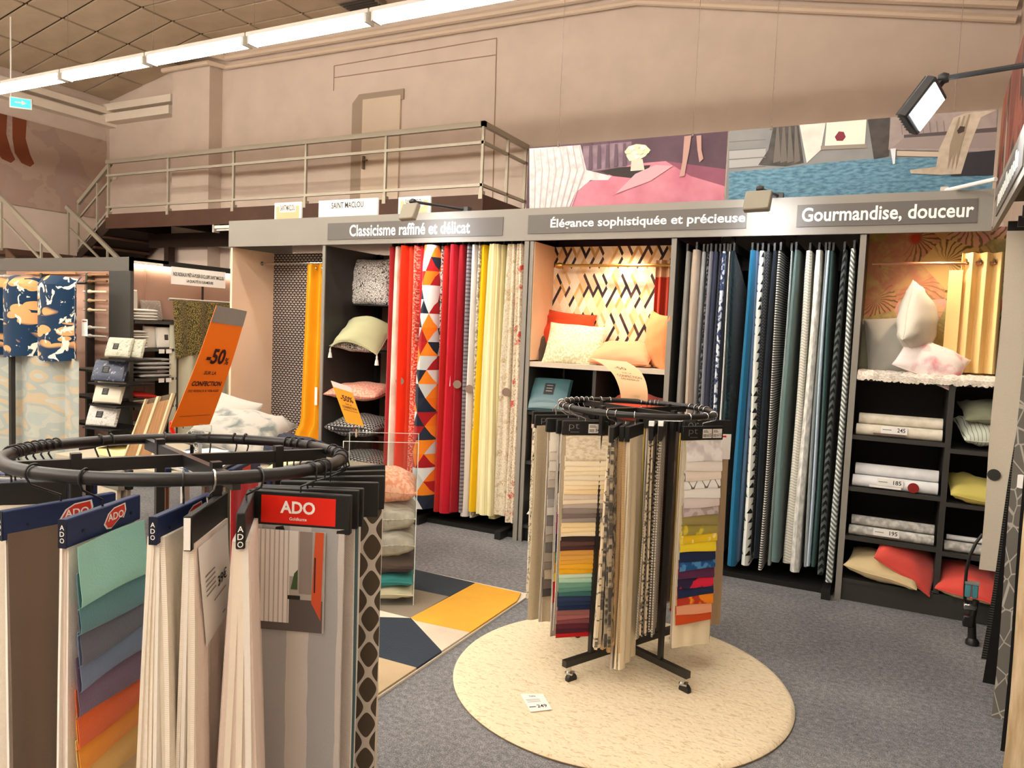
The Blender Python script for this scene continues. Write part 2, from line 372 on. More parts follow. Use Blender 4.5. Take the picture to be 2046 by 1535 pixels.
# ------------------------------------------------------------------ room shell
XL, XR, YB, YF = -15.02, 1.0, 10.4, -5.0
M_wall = mat('painted_wall', '#cfbdae', .8, bump=.05, bscale=60, var=.05); M_wallw = mat('cream_wall', '#e6d9c8', .8, var=.04)
def pat_carpet(t):
    tc = t.n('ShaderNodeTexCoord'); v = tc.outputs['Object']
    a = t.noise(v, 210, 3); b = t.noise(v, 45, 3); c = t.noise(v, 1.3, 3)
    x = t.m('ADD', t.m('MULTIPLY', a, .6), t.m('ADD', t.m('MULTIPLY', b, .3), t.m('MULTIPLY', c, .22)))
    return t.ramp(t.step(x, .38, .74), [(0, '#4c4d51'), (.5, '#7f7f82'), (1, '#b0aeac')])
M_carpet = mat('grey_carpet', rough=.95, bump=.5, bscale=240, pat=pat_carpet, spec=.05)
struct('floor', MB().bx(XL, XR, YF, YB, -.05, 0), M_carpet)
wb = struct('wall_back', MB().bx(XL-.1, XR+.1, YB, YB+.1, 0, 6.8), M_wall)
wl = struct('wall_left', MB().bx(XL-.1, XL, YF, YB, 0, 6.8), M_wall)
struct('wall_right', MB().bx(XR, XR+.1, YF, YB, 0, 6.8), M_wall)
struct('wall_front', MB().bx(XL-.1, XR+.1, YF-.1, YF, 0, 6.8), M_wall)
# ceiling: flat middle, slopes of 1:5 to both eaves, built from 1.2 x 0.6 m tiles in a dark grid
M_ctile = mat('ceiling_tile_board', '#bba58a', .9, bump=.1, bscale=90, var=.1); M_cgrid = mat('ceiling_grid', '#4a3522', .8)
XA, XB2, ZC, KS = -11.6, -3.2, 6.7, .2
zl, zr = ZC-(XA-XL)*KS, ZC-(XR-XB2)*KS
cb = MB()
for (xa, za), (xb, zb) in (((XL, zl), (XA, ZC)), ((XA, ZC), (XB2, ZC)), ((XB2, ZC), (XR, zr))):
    cb.add([(xa, YF, za+.03), (xb, YF, zb+.03), (xb, YB, zb+.03), (xa, YB, za+.03), (xa, YF, za+.08), (xb, YF, zb+.08), (xb, YB, zb+.08), (xa, YB, za+.08)], [(0, 3, 2, 1), (4, 5, 6, 7), (0, 1, 5, 4), (1, 2, 6, 5), (2, 3, 7, 6), (3, 0, 4, 7)])
ceil = struct('ceiling', cb, M_cgrid, smooth=False)
tile = MB().bx(-.575, .575, -.275, .275, 0, .026).mesh('ceiling_tile', M_ctile)
tileh = MB().bx(-.50, .50, -.275, .288, 0, .026).mesh('ceiling_tile', M_ctile)
th = math.atan(KS); cth = math.cos(th)
for r in range(19):
    y = YB-.3-.6*r
    for i in range(7): link('ceiling_tile', tile, ceil, (XA+.6+1.2*i, y, ZC))
    for i in range(2): link('ceiling_tile', tile, ceil, (XA-(.6+1.2*i)*cth, y, ZC-(.6+1.2*i)*cth*KS), (0, -th, 0))
    link('ceiling_tile', tileh, ceil, (XA-(2.4+.53)*cth, y, ZC-(2.93)*cth*KS), (0, -th, 0))
    if y > 5:
        for i in range(3): link('ceiling_tile', tile, ceil, (XB2+(.6+1.2*i)*cth, y, ZC-(.6+1.2*i)*cth*KS), (0, th, 0))
# pilaster, beams, pipes, panel joints on the back wall
struct('trim_1', MB().bx(-12.72, -11.71, 10.1, YB, 0, 6.32), M_wall)
struct('trim_2', MB().bx(XL, -12.9, 10.16, YB, 5.52, 5.68).bx(XL, -12.9, 10.2, YB, 5.76, 5.9), M_wallw)
struct('trim_3', MB().bx(XL, XL+.22, 5, YB, 5.46, 5.62).bx(XL, XL+.2, 5, YB, 5.7, 5.82), M_wallw)
M_pipe = mat('painted_pipe', '#d3bda6', .55)
for nm, dz, r in (('trim_4', 0, .045), ('trim_5', .17, .06)):
    MB().tube([(-12.9, 10.02, 6.28+dz), (-11.65, 10.02, 6.28+dz), (-11.5, 10.3, 6.27+dz), (-3.55, 10.3, 6.2+dz), (XR-.05, 10.3, 5.3+dz)], r, 8).build(nm, M_pipe, kind='structure')
M_joint = mat('wall_joint', '#a58d78', .9)
def joint(*pp): MB().tube(pp, .009, 4).build('panel_joint', M_joint, wb)
joint((-5.8, 10.395, 6.05), (-5.76, 10.395, 3.4)); joint((-9.0, 10.395, 6.02), (-5.8, 10.395, 6.05)); joint((-9.0, 10.395, 5.82), (-5.8, 10.395, 5.8)); joint((-9, 10.395, 6.02), (-9, 10.395, 5.6))
# door on the mezzanine
d1 = struct('door_1', MB().bx(-8.33, -7.55, 10.36, 10.41, 3.4, 5.37), mat('door_leaf', '#d2bfa9', .6))
fr = mat('door_reveal', '#a3907c', .7)
MB().poly([(-8.56, 10.37, 3.4), (-8.31, 10.37, 3.4), (-8.31, 10.37, 5.3), (-7.5, 10.37, 5.3), (-7.5, 10.37, 5.47), (-8.42, 10.37, 5.47), (-8.56, 10.37, 5.33)], .05, (0, -1, 0)).build('door_frame', fr, d1)
MB().bx(-8.27, -8.24, 10.3, 10.36, 4.2, 4.42).bx(-8.25, -8.15, 10.29, 10.31, 4.33, 4.35).build('door_handle', M_wire, d1)
# ------------------------------------------------------------------ mezzanine, railing, stairs
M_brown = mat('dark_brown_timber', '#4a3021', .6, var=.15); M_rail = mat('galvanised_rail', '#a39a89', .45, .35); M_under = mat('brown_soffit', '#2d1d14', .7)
DZ = 3.4
t = thing('mezzanine_platform', 'dark brown timber mezzanine platform along the back wall', 'platform', (-9, 9.7, DZ))
MB().bx(-4.1, 3.86, -.7, .68, -.05, 0).build('deck_board', M_brown, t)
MB().bx(-4.1, 3.86, -.7, -.66, -.26, -.05).build('edge_beam', M_brown, t)
MB().bx(3.80, 3.86, -.66, .68, -.26, -.05).build('edge_beam', M_brown, t)
for i in range(6): MB().bx(-4.0+i*1.5, -3.92+i*1.5, -.66, .68, -.24, -.05).build('joist', M_under, t)
MB().bx(-4.1, 3.8, .2, .28, -.5, -.24).build('support_beam', M_under, t)
for x in (-3.6, 2.6): MB().bx(x, x+.12, .15, .3, -DZ, -.5).build('support_post', M_under, t)
t = thing('guard_railing', 'grey metal guard railing with two rails along the mezzanine edge', 'railing', (-9.1, 9.02, DZ))
for x in (-13.05, -11.44, -9.87, -8.32, -6.80, -5.18):
    MB().bx(x+9.1-.018, x+9.1+.018, -.018, .018, 0, .93).build('post', M_rail, t); MB().bx(x+9.1-.03, x+9.1+.03, -.03, .05, -.06, .05).build('post_foot', M_rail, t)
for y in (.72, 1.3): MB().bx(3.9, 3.94, y-.018, y+.018, 0, .93).build('post', M_rail, t)
for z0, z1, dd in ((.91, .98, .03), (.68, .72, .02), (.11, .15, .02)):
    MB().bx(-4.0, 3.95, -dd, dd, z0, z1).build('rail', M_rail, t); MB().bx(3.92-dd, 3.92+dd, -dd, 1.36, z0, z1).build('rail', M_rail, t)
LZ = 2.66
t = thing('staircase', 'dark brown dog-leg staircase with grey handrails below the mezzanine', 'stairs', (-13.6, 9.0, 0))
M_step = mat('stair_tread', '#52382a', .6); M_str = mat('stair_stringer', '#5a4435', .6)
for i in range(4):
    z = DZ-.185*(i+1)+.0; MB().bx(.5-.24*(i+1), .5-.24*i+.03, .1, 1.3, z-.04, z).build('tread', M_step, t)
MB().bx(-1.35, -.46, -1.2, 1.35, LZ-.1, LZ).build('landing', M_step, t)
for i in range(14):
    z = LZ-.185*(i+1)
    if z > .05: MB().bx(-.46+.285*i, -.46+.285*(i+1)+.03, -1.2, 0, z-.04, z).build('tread', M_step, t)
for y in (-1.22, .0):
    MB().poly([(-.46, y, LZ), (-.46, y, LZ-.28), (3.4, y, LZ-.28-2.38), (3.65, y, .02), (3.65, y, .1)], .03, (0, -1, 0)).build('stringer', M_str, t)
for y in (.08, 1.32): MB().poly([(.5, y, DZ), (.5, y, DZ-.25), (-.46, y, LZ-.1), (-.46, y, LZ+.06)], .03, (0, -1, 0)).build('stringer', M_under, t)
MB().poly([(-.46, -1.2, LZ-.2), (3.55, -1.2, .02), (3.55, -.03, .02), (-.46, -.03, LZ-.2)], .02, (.55, 0, .83)).build('soffit', M_under, t)
MB().poly([(.5, .1, DZ-.22), (-.46, .1, LZ-.08), (-.46, 1.3, LZ-.08), (.5, 1.3, DZ-.22)], .02, (.6, 0, -.8)).build('soffit', M_under, t)
M_zig = mat('tread_end', '#d8cfc0', .5)
for i in range(6):
    z = LZ-.185*(i+1); MB().poly([(-.46+.285*i, -1.235, z), (-.46+.285*(i+1), -1.235, z), (-.46+.285*(i+1), -1.235, z-.17)], .01, (0, -1, 0)).build('tread_end', M_zig, t)
def slope_rail(y, x0, z0, x1, z1, w_=.035, h_=.06):
    L = math.hypot(x1-x0, z1-z0); a = -math.atan2(z1-z0, x1-x0); MB().box(((x0+x1)/2, y, (z0+z1)/2), (L, w_, h_), (0, a, 0)).build('handrail', M_rail, t)
for y in (-1.23, -.03):
    slope_rail(y, -.62, LZ+.92, 3.4, LZ+.92-4.02*.65, .05, .07); slope_rail(y, -.5, LZ+.5, 3.4, LZ+.5-3.9*.65, .03, .035)
    for x in (-.55, .6, 1.8, 3.0): MB().bx(x-.016, x+.016, y-.016, y+.016, max(.02, LZ-.1-(x+.46)*.65), LZ+.9-(x+.62)*.65).build('baluster', M_rail, t)
slope_rail(.1, .5, DZ+.95, -.45, LZ+.95+.05, .05, .07); slope_rail(.1, .5, DZ+.65, -.45, LZ+.7, .03, .035); slope_rail(.1, .5, DZ+.13, -.45, LZ+.13, .03, .035)
MB().bx(-.47, -.435, .08, .115, LZ, LZ+.98).build('baluster', M_rail, t); MB().bx(.1, .135, .08, .115, DZ-.4, DZ+.6).build('baluster', M_rail, t)
# fluorescent fittings under the deck (unlit) and exit sign, banner with bare legs
for x0, x1, y in ((at(430, 432, 'y', 9.08).x, at(490, 432, 'y', 9.08).x, 9.08), (at(492, 430, 'y', 9.08).x, at(545, 430, 'y', 9.08).x, 9.08), (at(895, 410, 'y', 9.08).x, at(960, 410, 'y', 9.08).x, 9.08)):
    t = thing('under_deck_batten', 'unlit white batten light fixed below the mezzanine deck', 'light', ((x0+x1)/2, y, DZ-.325), group='battens below the mezzanine')
    L = (x1-x0)/2; MB().bx(-L, L, -.05, .05, 0, .05, bev=.005).build('housing', M_white, t); MB().bx(-L, -L+.04, -.06, .06, -.06, .1).build('end_bracket', M_alu, t); MB().tube([(-L+.05, 0, -.02), (L-.02, 0, -.02)], .016, 8).build('tube', M_white, t)
p = at(42, 207, 'x', -13.2)
t = thing('exit_sign', 'glowing blue-green emergency exit sign hanging above the stairs', 'sign', p, (0, 0, math.radians(52)))
MB().bx(-.16, .16, -.03, .03, -.09, .09, bev=.008).build('casing', M_white, t); MB().bx(-.14, .14, -.036, -.029, -.07, .07).build('lit_panel', mat('exit_green', '#58b9bd', .5, emit=.55, ecol='#36c8d0'), t)
fn = quadfn((-.14, -.04, -.07), (.14, -.04, -.07), (.14, -.04, .07), (-.14, -.04, .07)); m = MB()
add_ngon(m, fn, [(.2, .45), (.55, .45), (.55, .25), (.8, .52), (.55, .8), (.55, .6), (.2, .6)]); m.build('arrow_mark', M_white, t); MB().tube([(-.14, 0, .09), (-.14, 0, ZC-(XA+13.2)*KS-p.z)], .012, 6).build('hanger', M_white, t)
a, b, c_, d = at(44, 236, 'x', XL+.02), at(219, 286, 'x', XL+.02), at(219, 440, 'x', XL+.02), at(0, 405, 'x', XL+.02)
z1 = (a.z+b.z)/2; z0 = (c_.z+d.z)/2
t = thing('wall_banner', 'mauve brown wall banner showing bare brown legs, high on the wall by the stairs', 'banner', (XL+.02, 10.3, z0))
MB().bx(-.005, .012, -4.2, 0, 0, z1-z0).build('banner_sheet', mat('banner_mauve', rough=.7, pat=p_multi(['#a88f80', '#ae9586', '#a58b80', '#a68d84'], 1.2, 4)), t)
fn = lambda u, v: Vector((.014, -u, v))
m = MB(); H_ = z1-z0
for o in (0, .35):
    pts = [(1.62+o*.0, H_), (1.36, H_), (1.38-.0, H_-.35), (1.30, H_-.62), (1.22, H_-.78), (1.30, H_-.86), (1.46, H_-.82), (1.58, H_-.66), (1.62, H_-.4)]
    add_ngon(m, fn, [(x+o+(.28 if o else 0)*0+.25, y) for x, y in pts])
m.build('leg_print', mat('leg_brown', '#7a3f24', .7), t)
# ------------------------------------------------------------------ display wall: header, units
FY, BY, HZ0, HZ1 = 4.95, 5.72, 2.215, 2.445
M_head = mat('header_grey', '#8f8a82', .55, var=.03); M_signp = mat('sign_plate_grey', '#66625e', .5); M_letter = mat('white_lettering', '#fbfbf8', .5)
M_beige = mat('beige_panel', '#f3d4b8', .75, var=.03); M_frame = mat('charcoal_board', '#3a3936', .5, var=.05); M_edge = mat('grey_board_edge', '#8b867e', .5)
t = thing('header_fascia', 'grey header board with white lettering over the fabric display wall', 'header board', (-2.5, FY, HZ0))
MB().bx(-2.945, 2.92, -.02, .0, 0, HZ1-HZ0).build('board', M_head, t)
MB().bx(-2.945, 2.92, 0, .77, .155, .175).build('top_board', M_frame, t); MB().bx(-2.945, -2.925, 0, .77, 0, .155).build('end_board', M_head, t)
for a, b, za, zb, st, ta, tb in ((659, 1008, 2.255, 2.39, 'Classicisme raffiné et délicat', 703, 943), (1058, 1492, 2.262, 2.395, 'Élégance sophistiquée et précieuse', 1103, 1490), (1592, 1950, 2.262, 2.395, 'Gourmandise, douceur', 1602, 1943)):
    xa, xb = at(a, 450, 'y', FY).x+2.5, at(b, 450, 'y', FY).x+2.5; xta, xtb = at(ta, 450, 'y', FY).x+2.5, at(tb, 450, 'y', FY).x+2.5
    s = MB().bx(xa, xb, -.026, -.02, za-HZ0, zb-HZ0).build('sign_plate', M_signp, t)
    fn = quadfn((xta, -.028, za-HZ0), (xtb, -.028, za-HZ0), (xtb, -.028, zb-HZ0), (xta, -.028, zb-HZ0)); add_letters(s, st, fn, 0, .16 if 'G' not in st else .12, 1, .86, M_letter, .02)
# bay 1: beige side panel, scallop wallpaper, mustard curtain on rod
M_scal = mat('scallop_wallpaper', rough=.7, pat=p_scallop('#d9cec2', '#2b2526', '#2f2829', .044))
t = thing('wallpaper_niche', 'open display niche with beige side panel and black scallop wallpaper', 'display unit', (-4.89, 5.2, 0))
MB().bx(-.55, -.525, -.25, .5, 0, 2.21).build('side_panel', M_beige, t)
MB().bx(-.525, .54, .26, .28, 0, 2.21).build('wallpaper_panel', M_scal, t); MB().bx(-.525, .54, -.25, .26, 0, .1).build('plinth', M_frame, t)
t = thing('curtain_rod', 'thin chrome rod across the scallop wallpaper niche', 'curtain rod', (-4.89, 5.3, 2.1)); MB().tube([(-.525, 0, 0), (.54, 0, 0)], .008, 8).build('rod', M_chrome, t)
MB().lathe([(0, -.012), (.02, -.012), (.02, 0), (0, 0)], (-.515, 0, 0), 10, axis=Vector((1, 0, 0))).build('bracket', M_chrome, t)
# bay 2 left: cushion column
M_taupe = mat('taupe_back', '#8a7d6c', .7)
t = thing('cushion_column_unit', 'dark tall shelf column with taupe back panel holding cushions', 'shelf unit', (-4.0, 5.2, 0))
MB().bx(-.35, -.325, -.25, .52, 0, 2.21).build('side_panel', M_frame, t); MB().bx(-.352, -.323, -.262, -.25, 0, 2.21).build('edge_strip', M_edge, t)
MB().bx(-.325, .62, .5, .52, 0, 2.21).build('back_panel', M_taupe, t); MB().bx(-.325, -.29, .44, .5, 0, 2.21).build('upright', M_black, t)
for z in (1.74, 1.33, .93, .60, .28): MB().bx(-.3, .2, .08, .5, z-.012, z).build('shelf', M_black, t)
MB().bx(-.325, .62, -.2, .5, 0, .06).build('plinth', M_blackb, t)
# bay 3: niche with tumbling diamond wallpaper above compartments
t = thing('niche_cabinet', 'charcoal cabinet with lit peach niche above dark compartments', 'cabinet', (-1.87, 5.2, 0))
MB().bx(-.54, -.515, -.25, .52, 0, 2.21).build('side_panel', M_frame, t); MB().bx(-.514, -.508, -.25, .14, 1.35, 2.21).build('niche_lining', mat('peach_panel', '#f0c8a2', .75), t)
MB().bx(.50, .53, -.25, .52, 0, 2.21).build('side_panel', M_frame, t); MB().bx(.498, .532, -.262, -.25, 0, 2.21).build('edge_strip', M_edge, t); MB().bx(-.542, -.513, -.262, -.25, 0, 2.21).build('edge_strip', M_edge, t)
M_diam = mat('diamond_wallpaper', rough=.7, pat=p_diam(['#f2dcbd', '#ecc9a0', '#f4e2c8', '#f0d3ae', '#f3dfc0', '#e9bf8e'], ['#2e2228', '#f2dcbd', '#d9ad70', '#4a3230', '#2e2228', '#c99a5a'], .074, .145))
MB().bx(-.508, .50, .10, .12, 1.34, 2.21).build('wallpaper_panel', M_diam, t); MB().bx(-.508, .50, .4, .42, 0, 1.32).build('back_panel', M_blackb, t)
MB().bx(-.515, .50, -.25, .4, 1.305, 1.34).build('shelf', mat('pale_shelf', '#c9bba8', .6), t)
MB().bx(-.515, .50, -.24, .4, .95, .975).build('shelf', M_frame, t); MB().bx(-.515, .50, -.24, .4, .58, .605).build('shelf', M_frame, t); MB().bx(-.515, .50, -.24, .4, .1, .125).build('shelf', M_frame, t)
MB().bx(-.02, .005, -.24, .4, .125, 1.305).build('divider', M_frame, t); MB().bx(-.515, .50, -.22, -.2, 0, .1).build('plinth', M_blackb, t)
t = thing('curtain_rod', 'brass rod in front of the diamond wallpaper niche', 'curtain rod', (-1.87, 5.2, 2.06)); M_brass = mat('brass', '#c79a52', .3, .9)
MB().tube([(-.40, 0, 0), (.49, 0, 0)], .011, 8).build('rod', M_brass, t); MB().lathe([(0, -.03), (.018, -.028), (.024, 0), (.018, .028), (0, .03)], (-.42, 0, 0), 12, axis=Vector((1, 0, 0))).build('finial', M_brass, t)
for x in (-.36, .3): MB().tube([(x, 0, 0), (x, .1, 0)], .007, 6).build('bracket', M_brass, t)
# bay 4: right cabinet
M_trop = mat('tropical_wallpaper', rough=.7, pat=p_palm(['#b39a52', '#d2b070', '#c98a6a', '#d9a090', '#9a9260', '#d8a84e', '#c7a06a'], '#6e5730', 4.6, 22))
CX0, CX1, DX = -.235, .62, .283
t = thing('shelf_cabinet', 'black shelf cabinet with tropical leaf wallpaper niche on top', 'cabinet', (.2, 5.2, 0)); o = -.2
MB().bx(CX0+o, CX0+.03+o, -.25, .45, 0, 2.21).build('side_panel', M_frame, t); MB().bx(CX0-.002+o, CX0+.032+o, -.262, -.25, 0, 2.21).build('edge_strip', M_edge, t)
MB().bx(CX1+o, CX1+.03+o, -.25, .45, 0, 2.21).build('side_panel', M_frame, t)
MB().bx(CX0+.03+o, CX1+o, .18, .2, 1.37, 2.3).build('wallpaper_panel', M_trop, t); MB().bx(CX0+.03+o, CX1+o, .3, .32, 0, 1.37).build('back_panel', M_blackb, t)
MB().bx(CX0+.03+o, CX1+o, -.25, .2, 1.345, 1.37).build('shelf', M_frame, t)
MB().bx(DX+o, DX+.03+o, -.25, .3, .13, 1.345).build('divider', M_frame, t)
for z in (1.015, .70, .40): MB().bx(CX0+.03+o, DX+o, -.25, .3, z-.025, z).build('shelf', M_frame, t)
for z in (.985, .675, .385): MB().bx(DX+.03+o, CX1+o, -.25, .3, z-.025, z).build('shelf', M_frame, t)
MB().bx(CX0+.03+o, CX1+o, -.25, .3, .11, .135).build('shelf', M_frame, t); MB().bx(CX0+.03+o, CX1+o, -.245, -.22, 0, .11).build('plinth', M_frame, t)
t = thing('curtain_rod', 'thin copper rod across the tropical leaf niche', 'curtain rod', (.2, 5.15, 2.06)); MB().tube([(-.37, 0, 0), (.42, 0, 0)], .009, 8).build('rod', mat('copper', '#d79a7a', .3, .8), t)
MB().tube([(-.33, 0, 0), (-.33, .23, 0)], .006, 6).build('bracket', M_chrome, t)
# backs and bases of the two curtain racks
for x0, x1, lab in ((-3.70, -2.42, 'black swing-arm curtain rack holding red to cream curtains'), (-1.33, -.25, 'black swing-arm curtain rack holding blue and grey curtains')):
    t = thing('curtain_rack', lab, 'curtain rack', ((x0+x1)/2, 5.2, 0)); L = (x1-x0)/2
    MB().bx(-L, L, .55, .57, 0, 2.3).build('back_panel', M_blackb, t); MB().bx(-L, L, -.2, .5, .0, .035).build('base_plate', M_blackb, t)
    MB().bx(-L, L, .4, .46, 2.24, 2.3).build('top_rail', M_black, t)
    for x in (-.25, .48): MB().bx(x, x+.05, -.32, .3, 0, .06).build('foot', M_black, t)
    if lab.endswith('cream curtains'): MB().bx(L-.03, L+.0, -.26, .5, 0, 2.21).build('side_panel', M_frame, t); MB().bx(L-.032, L+.002, -.272, -.26, 0, 2.21).build('edge_strip', M_edge, t)
    racks = globals().setdefault('RACKS', []); racks.append(t)
# ------------------------------------------------------------------ curtains hanging edge-on on the swing arms
def rack_curtain(px0, px1, m, label, rack, z0=.11, z1=2.13, depth=.52, yf=5.0, flare=1.25, lobes=1, yrow=700, droop=0, group=None, tag=None, lean=0, topm=None, mats=None):
    rj = random.Random(label); yf = yf+rj.uniform(-.01, .05); z0 = z0+rj.uniform(-.03, .05); lean = lean+rj.uniform(-.012, .012)
    a, b = at(px0, yrow, 'y', yf), at(px1, yrow, 'y', yf); xc, wd = (a.x+b.x)/2, max(.012, (b.x-a.x)*.93)
    o = thing('display_curtain', label, 'curtain', (xc, yf, z0), group=group)
    prof = []                          # closed outline: left side back -> front nose -> right side back
    nb = 7; nn = 6*lobes
    for i in range(nb): prof.append((-1, 1-i/nb, 0))
    for k in range(nn+1):
        t_ = math.pi*k/nn; prof.append((-math.cos(t_), 0, 1))
    for i in range(1, nb+1): prof.append((1, i/nb, 0))
    nz = 14; vs = []; H = z1-z0; seed = random.random()*9
    arc = [0]
    for i in range(1, len(prof)):
        p, q = prof[i-1], prof[i]; arc.append(arc[-1]+math.hypot((q[0]-p[0])*wd/2, (q[1]-p[1])*depth)+.002)
    for j in range(nz+1):
        v = j/nz; z = H*v
        s = (flare+(1-flare)*min(1, v*1.15)) * (1 if v < .93 else .8)
        for k, (x, y, nose) in enumerate(prof):
            xx = x*wd/2*s; yy = y*depth
            if nose:
                th_ = math.acos(max(-1, min(1, -x))); yy = -abs(math.sin(th_))*wd*.75*(1+.3*math.sin(seed+v*4))+.12*wd*math.sin(th_*3+seed)*math.sin(v*3+seed); yy += .012*abs(math.sin(th_*lobes)) if lobes > 1 else 0
                if lobes > 1: yy = -.5*wd*abs(math.sin(th_))*.6-.024*abs(math.sin(th_*lobes+.5*math.sin(v*3+seed)))
            else: xx += .006*math.sin(y*16+seed+v*3)*(1 if x > 0 else .6)*y
            xx += lean*(1-v)+.006*math.sin(v*5+seed)
            zz = z-(droop*y*(v**3))
            vs.append((xx, yy, zz))
    n = len(prof); fs = []; uu = []
    for j in range(nz):
        for k in range(n-1):
            fs.append((j*n+k, j*n+k+1, (j+1)*n+k+1, (j+1)*n+k)); va, vb = H*j/nz, H*(j+1)/nz
            uu.append([(arc[k], va), (arc[k+1], va), (arc[k+1], vb), (arc[k], vb)])
        fs.append((j*n+n-1, j*n, (j+1)*n, (j+1)*n+n-1)); uu.append([(0, 0)]*4)
    fs += [tuple(range(n-1, -1, -1)), tuple(range(nz*n, nz*n+n))]; uu += [[(0, 0)]*n]*2
    MB().add(vs, fs, uu).build('cloth', m, o)
    MB().bx(-.006, .006, -.01, depth, H, H+.05).bx(-.01, .01, depth-.03, depth+.0, H+.05, H+.12).build('swing_arm', M_black, o)
    if tag:
        kind, h = tag
        if kind == 'disc':
            MB().lathe([(0, -.0015), (.032, -.0015), (.032, .0015), (0, .0015)], (wd*.3, -wd*.3-.03, h-z0), 16, axis=Vector((.5, -1, 0))).build('round_tag', [mat('tag_taupe', '#8d7768', .5)], o)
        else: MB().bx(-.016, .016, -wd*.45-.006, -wd*.45-.003, h-z0-.09, h-z0+.09).build('paper_tag', M_letter, o)
    return o
F = fab
WHT = '#e9e4d8'
R1 = [ # px left, px right at row 700, material, label, extras
 (774, 785, F('cur_dkred', '#a8262b'), 'dark red curtain at the cushion end of the warm rack', {}),
 (785, 797, F('cur_cream1', '', pat=p_noise('#efe4d4', '#c9b49c', 5, .35, .75)), 'cream and sand curtain between two red curtains', {}),
 (797, 811, F('cur_vermil', '#f0320e'), 'vivid vermilion curtain on the warm rack', dict(tag=('disc', 1.12))),
 (811, 823, F('cur_orred', '#e8492a'), 'orange red curtain beside the lace print curtain', {}),
 (823, 835, F('cur_lace', '', pat=p_noise('#d8402f', '#e9a58f', 70, .5, .54, 3)), 'coral curtain with pale lace print', {}),
 (835, 843, F('cur_red2', '#dc2b33'), 'plain red curtain touching the patchwork curtain', {}),
 (843, 874, F('cur_patch', '', pat=p_tri(['#f07c1a', '#20283a', '#dfe3e0', '#b81f22', '#f28a22', '#27303f', '#c9cfcf', '#a81d22'], .085, .11, 1)), 'patchwork triangle curtain in orange, navy, white and red', dict(depth=.3)),
 (876, 881, F('cur_edge1', '', pat=p_noise('#efe6da', '#7b4a35', 60, .5, .55)), 'thin white and brown print curtain edge beside the patchwork curtain', {}),
 (882, 894, F('cur_brick', '#b8201c'), 'brick red curtain next to the patchwork curtain', {}),
 (895, 911, F('cur_crim', '#c01b2c'), 'crimson curtain with white paper tag', dict(tag=('paper', 1.2))),
 (912, 925, F('cur_crim2', '#97141f'), 'deep crimson curtain with taupe disc', dict(tag=('disc', 1.13))),
 (927, 934, F('cur_gstr', '', pat=p_stripe('#8b8489', '#5b545b', .03, .6, 1)), 'narrow mauve grey striped curtain', {}),
 (937, 949, F('cur_white', '#d9d4cf'), 'white linen curtain beside the yellow curtain', dict(tag=('disc', 1.1))),
 (949, 954, F('cur_gpr', '', pat=p_noise('#cfc6b4', '#8b7d6a', 40, .45, .55)), 'thin grey print curtain beside the white linen curtain', {}),
 (954, 968, F('cur_yel', '#e3b50f'), 'bright yellow curtain on the warm rack', {}),
 (970, 994, F('cur_ivory', '', pat=p_stripe('#efe5b8', '#e3d6a0', .012, .5, 0)), 'wide ivory pleated curtain', dict(lobes=3, flare=1.5)),
 (994, 1005, F('cur_pyel', '#e9e0a8'), 'pale yellow curtain beside the wide ivory one', {}),
 (1005, 1026, F('cur_flor1', '', pat=p_floral('#d9cdb4', '#9c8d78', '#c9b58f', 14, .3)), 'beige curtain with grey scroll floral print', dict(lobes=2, flare=1.5, tag=('disc', 1.1))),
 (1027, 1042, F('cur_flor2', '', pat=p_floral('#e6d6bd', '#6f5b49', '#d9a08c', 12, .34, '#cf4e44', .22)), 'cream curtain with red flower print', dict(lobes=2)),
 (1043, 1056, F('cur_flor3', '', pat=p_floral('#b9a68c', '#6b5848', '#a87a5e', 12, .33, '#a8342f', .2)), 'tan curtain with small red blossoms by the niche cabinet', {}),
]
for a, b, m, l, k in R1: rack_curtain(a, b, m, l, 0, group='curtains on the warm coloured rack', **{'z1': 2.2, 'flare': 1.4, **k})
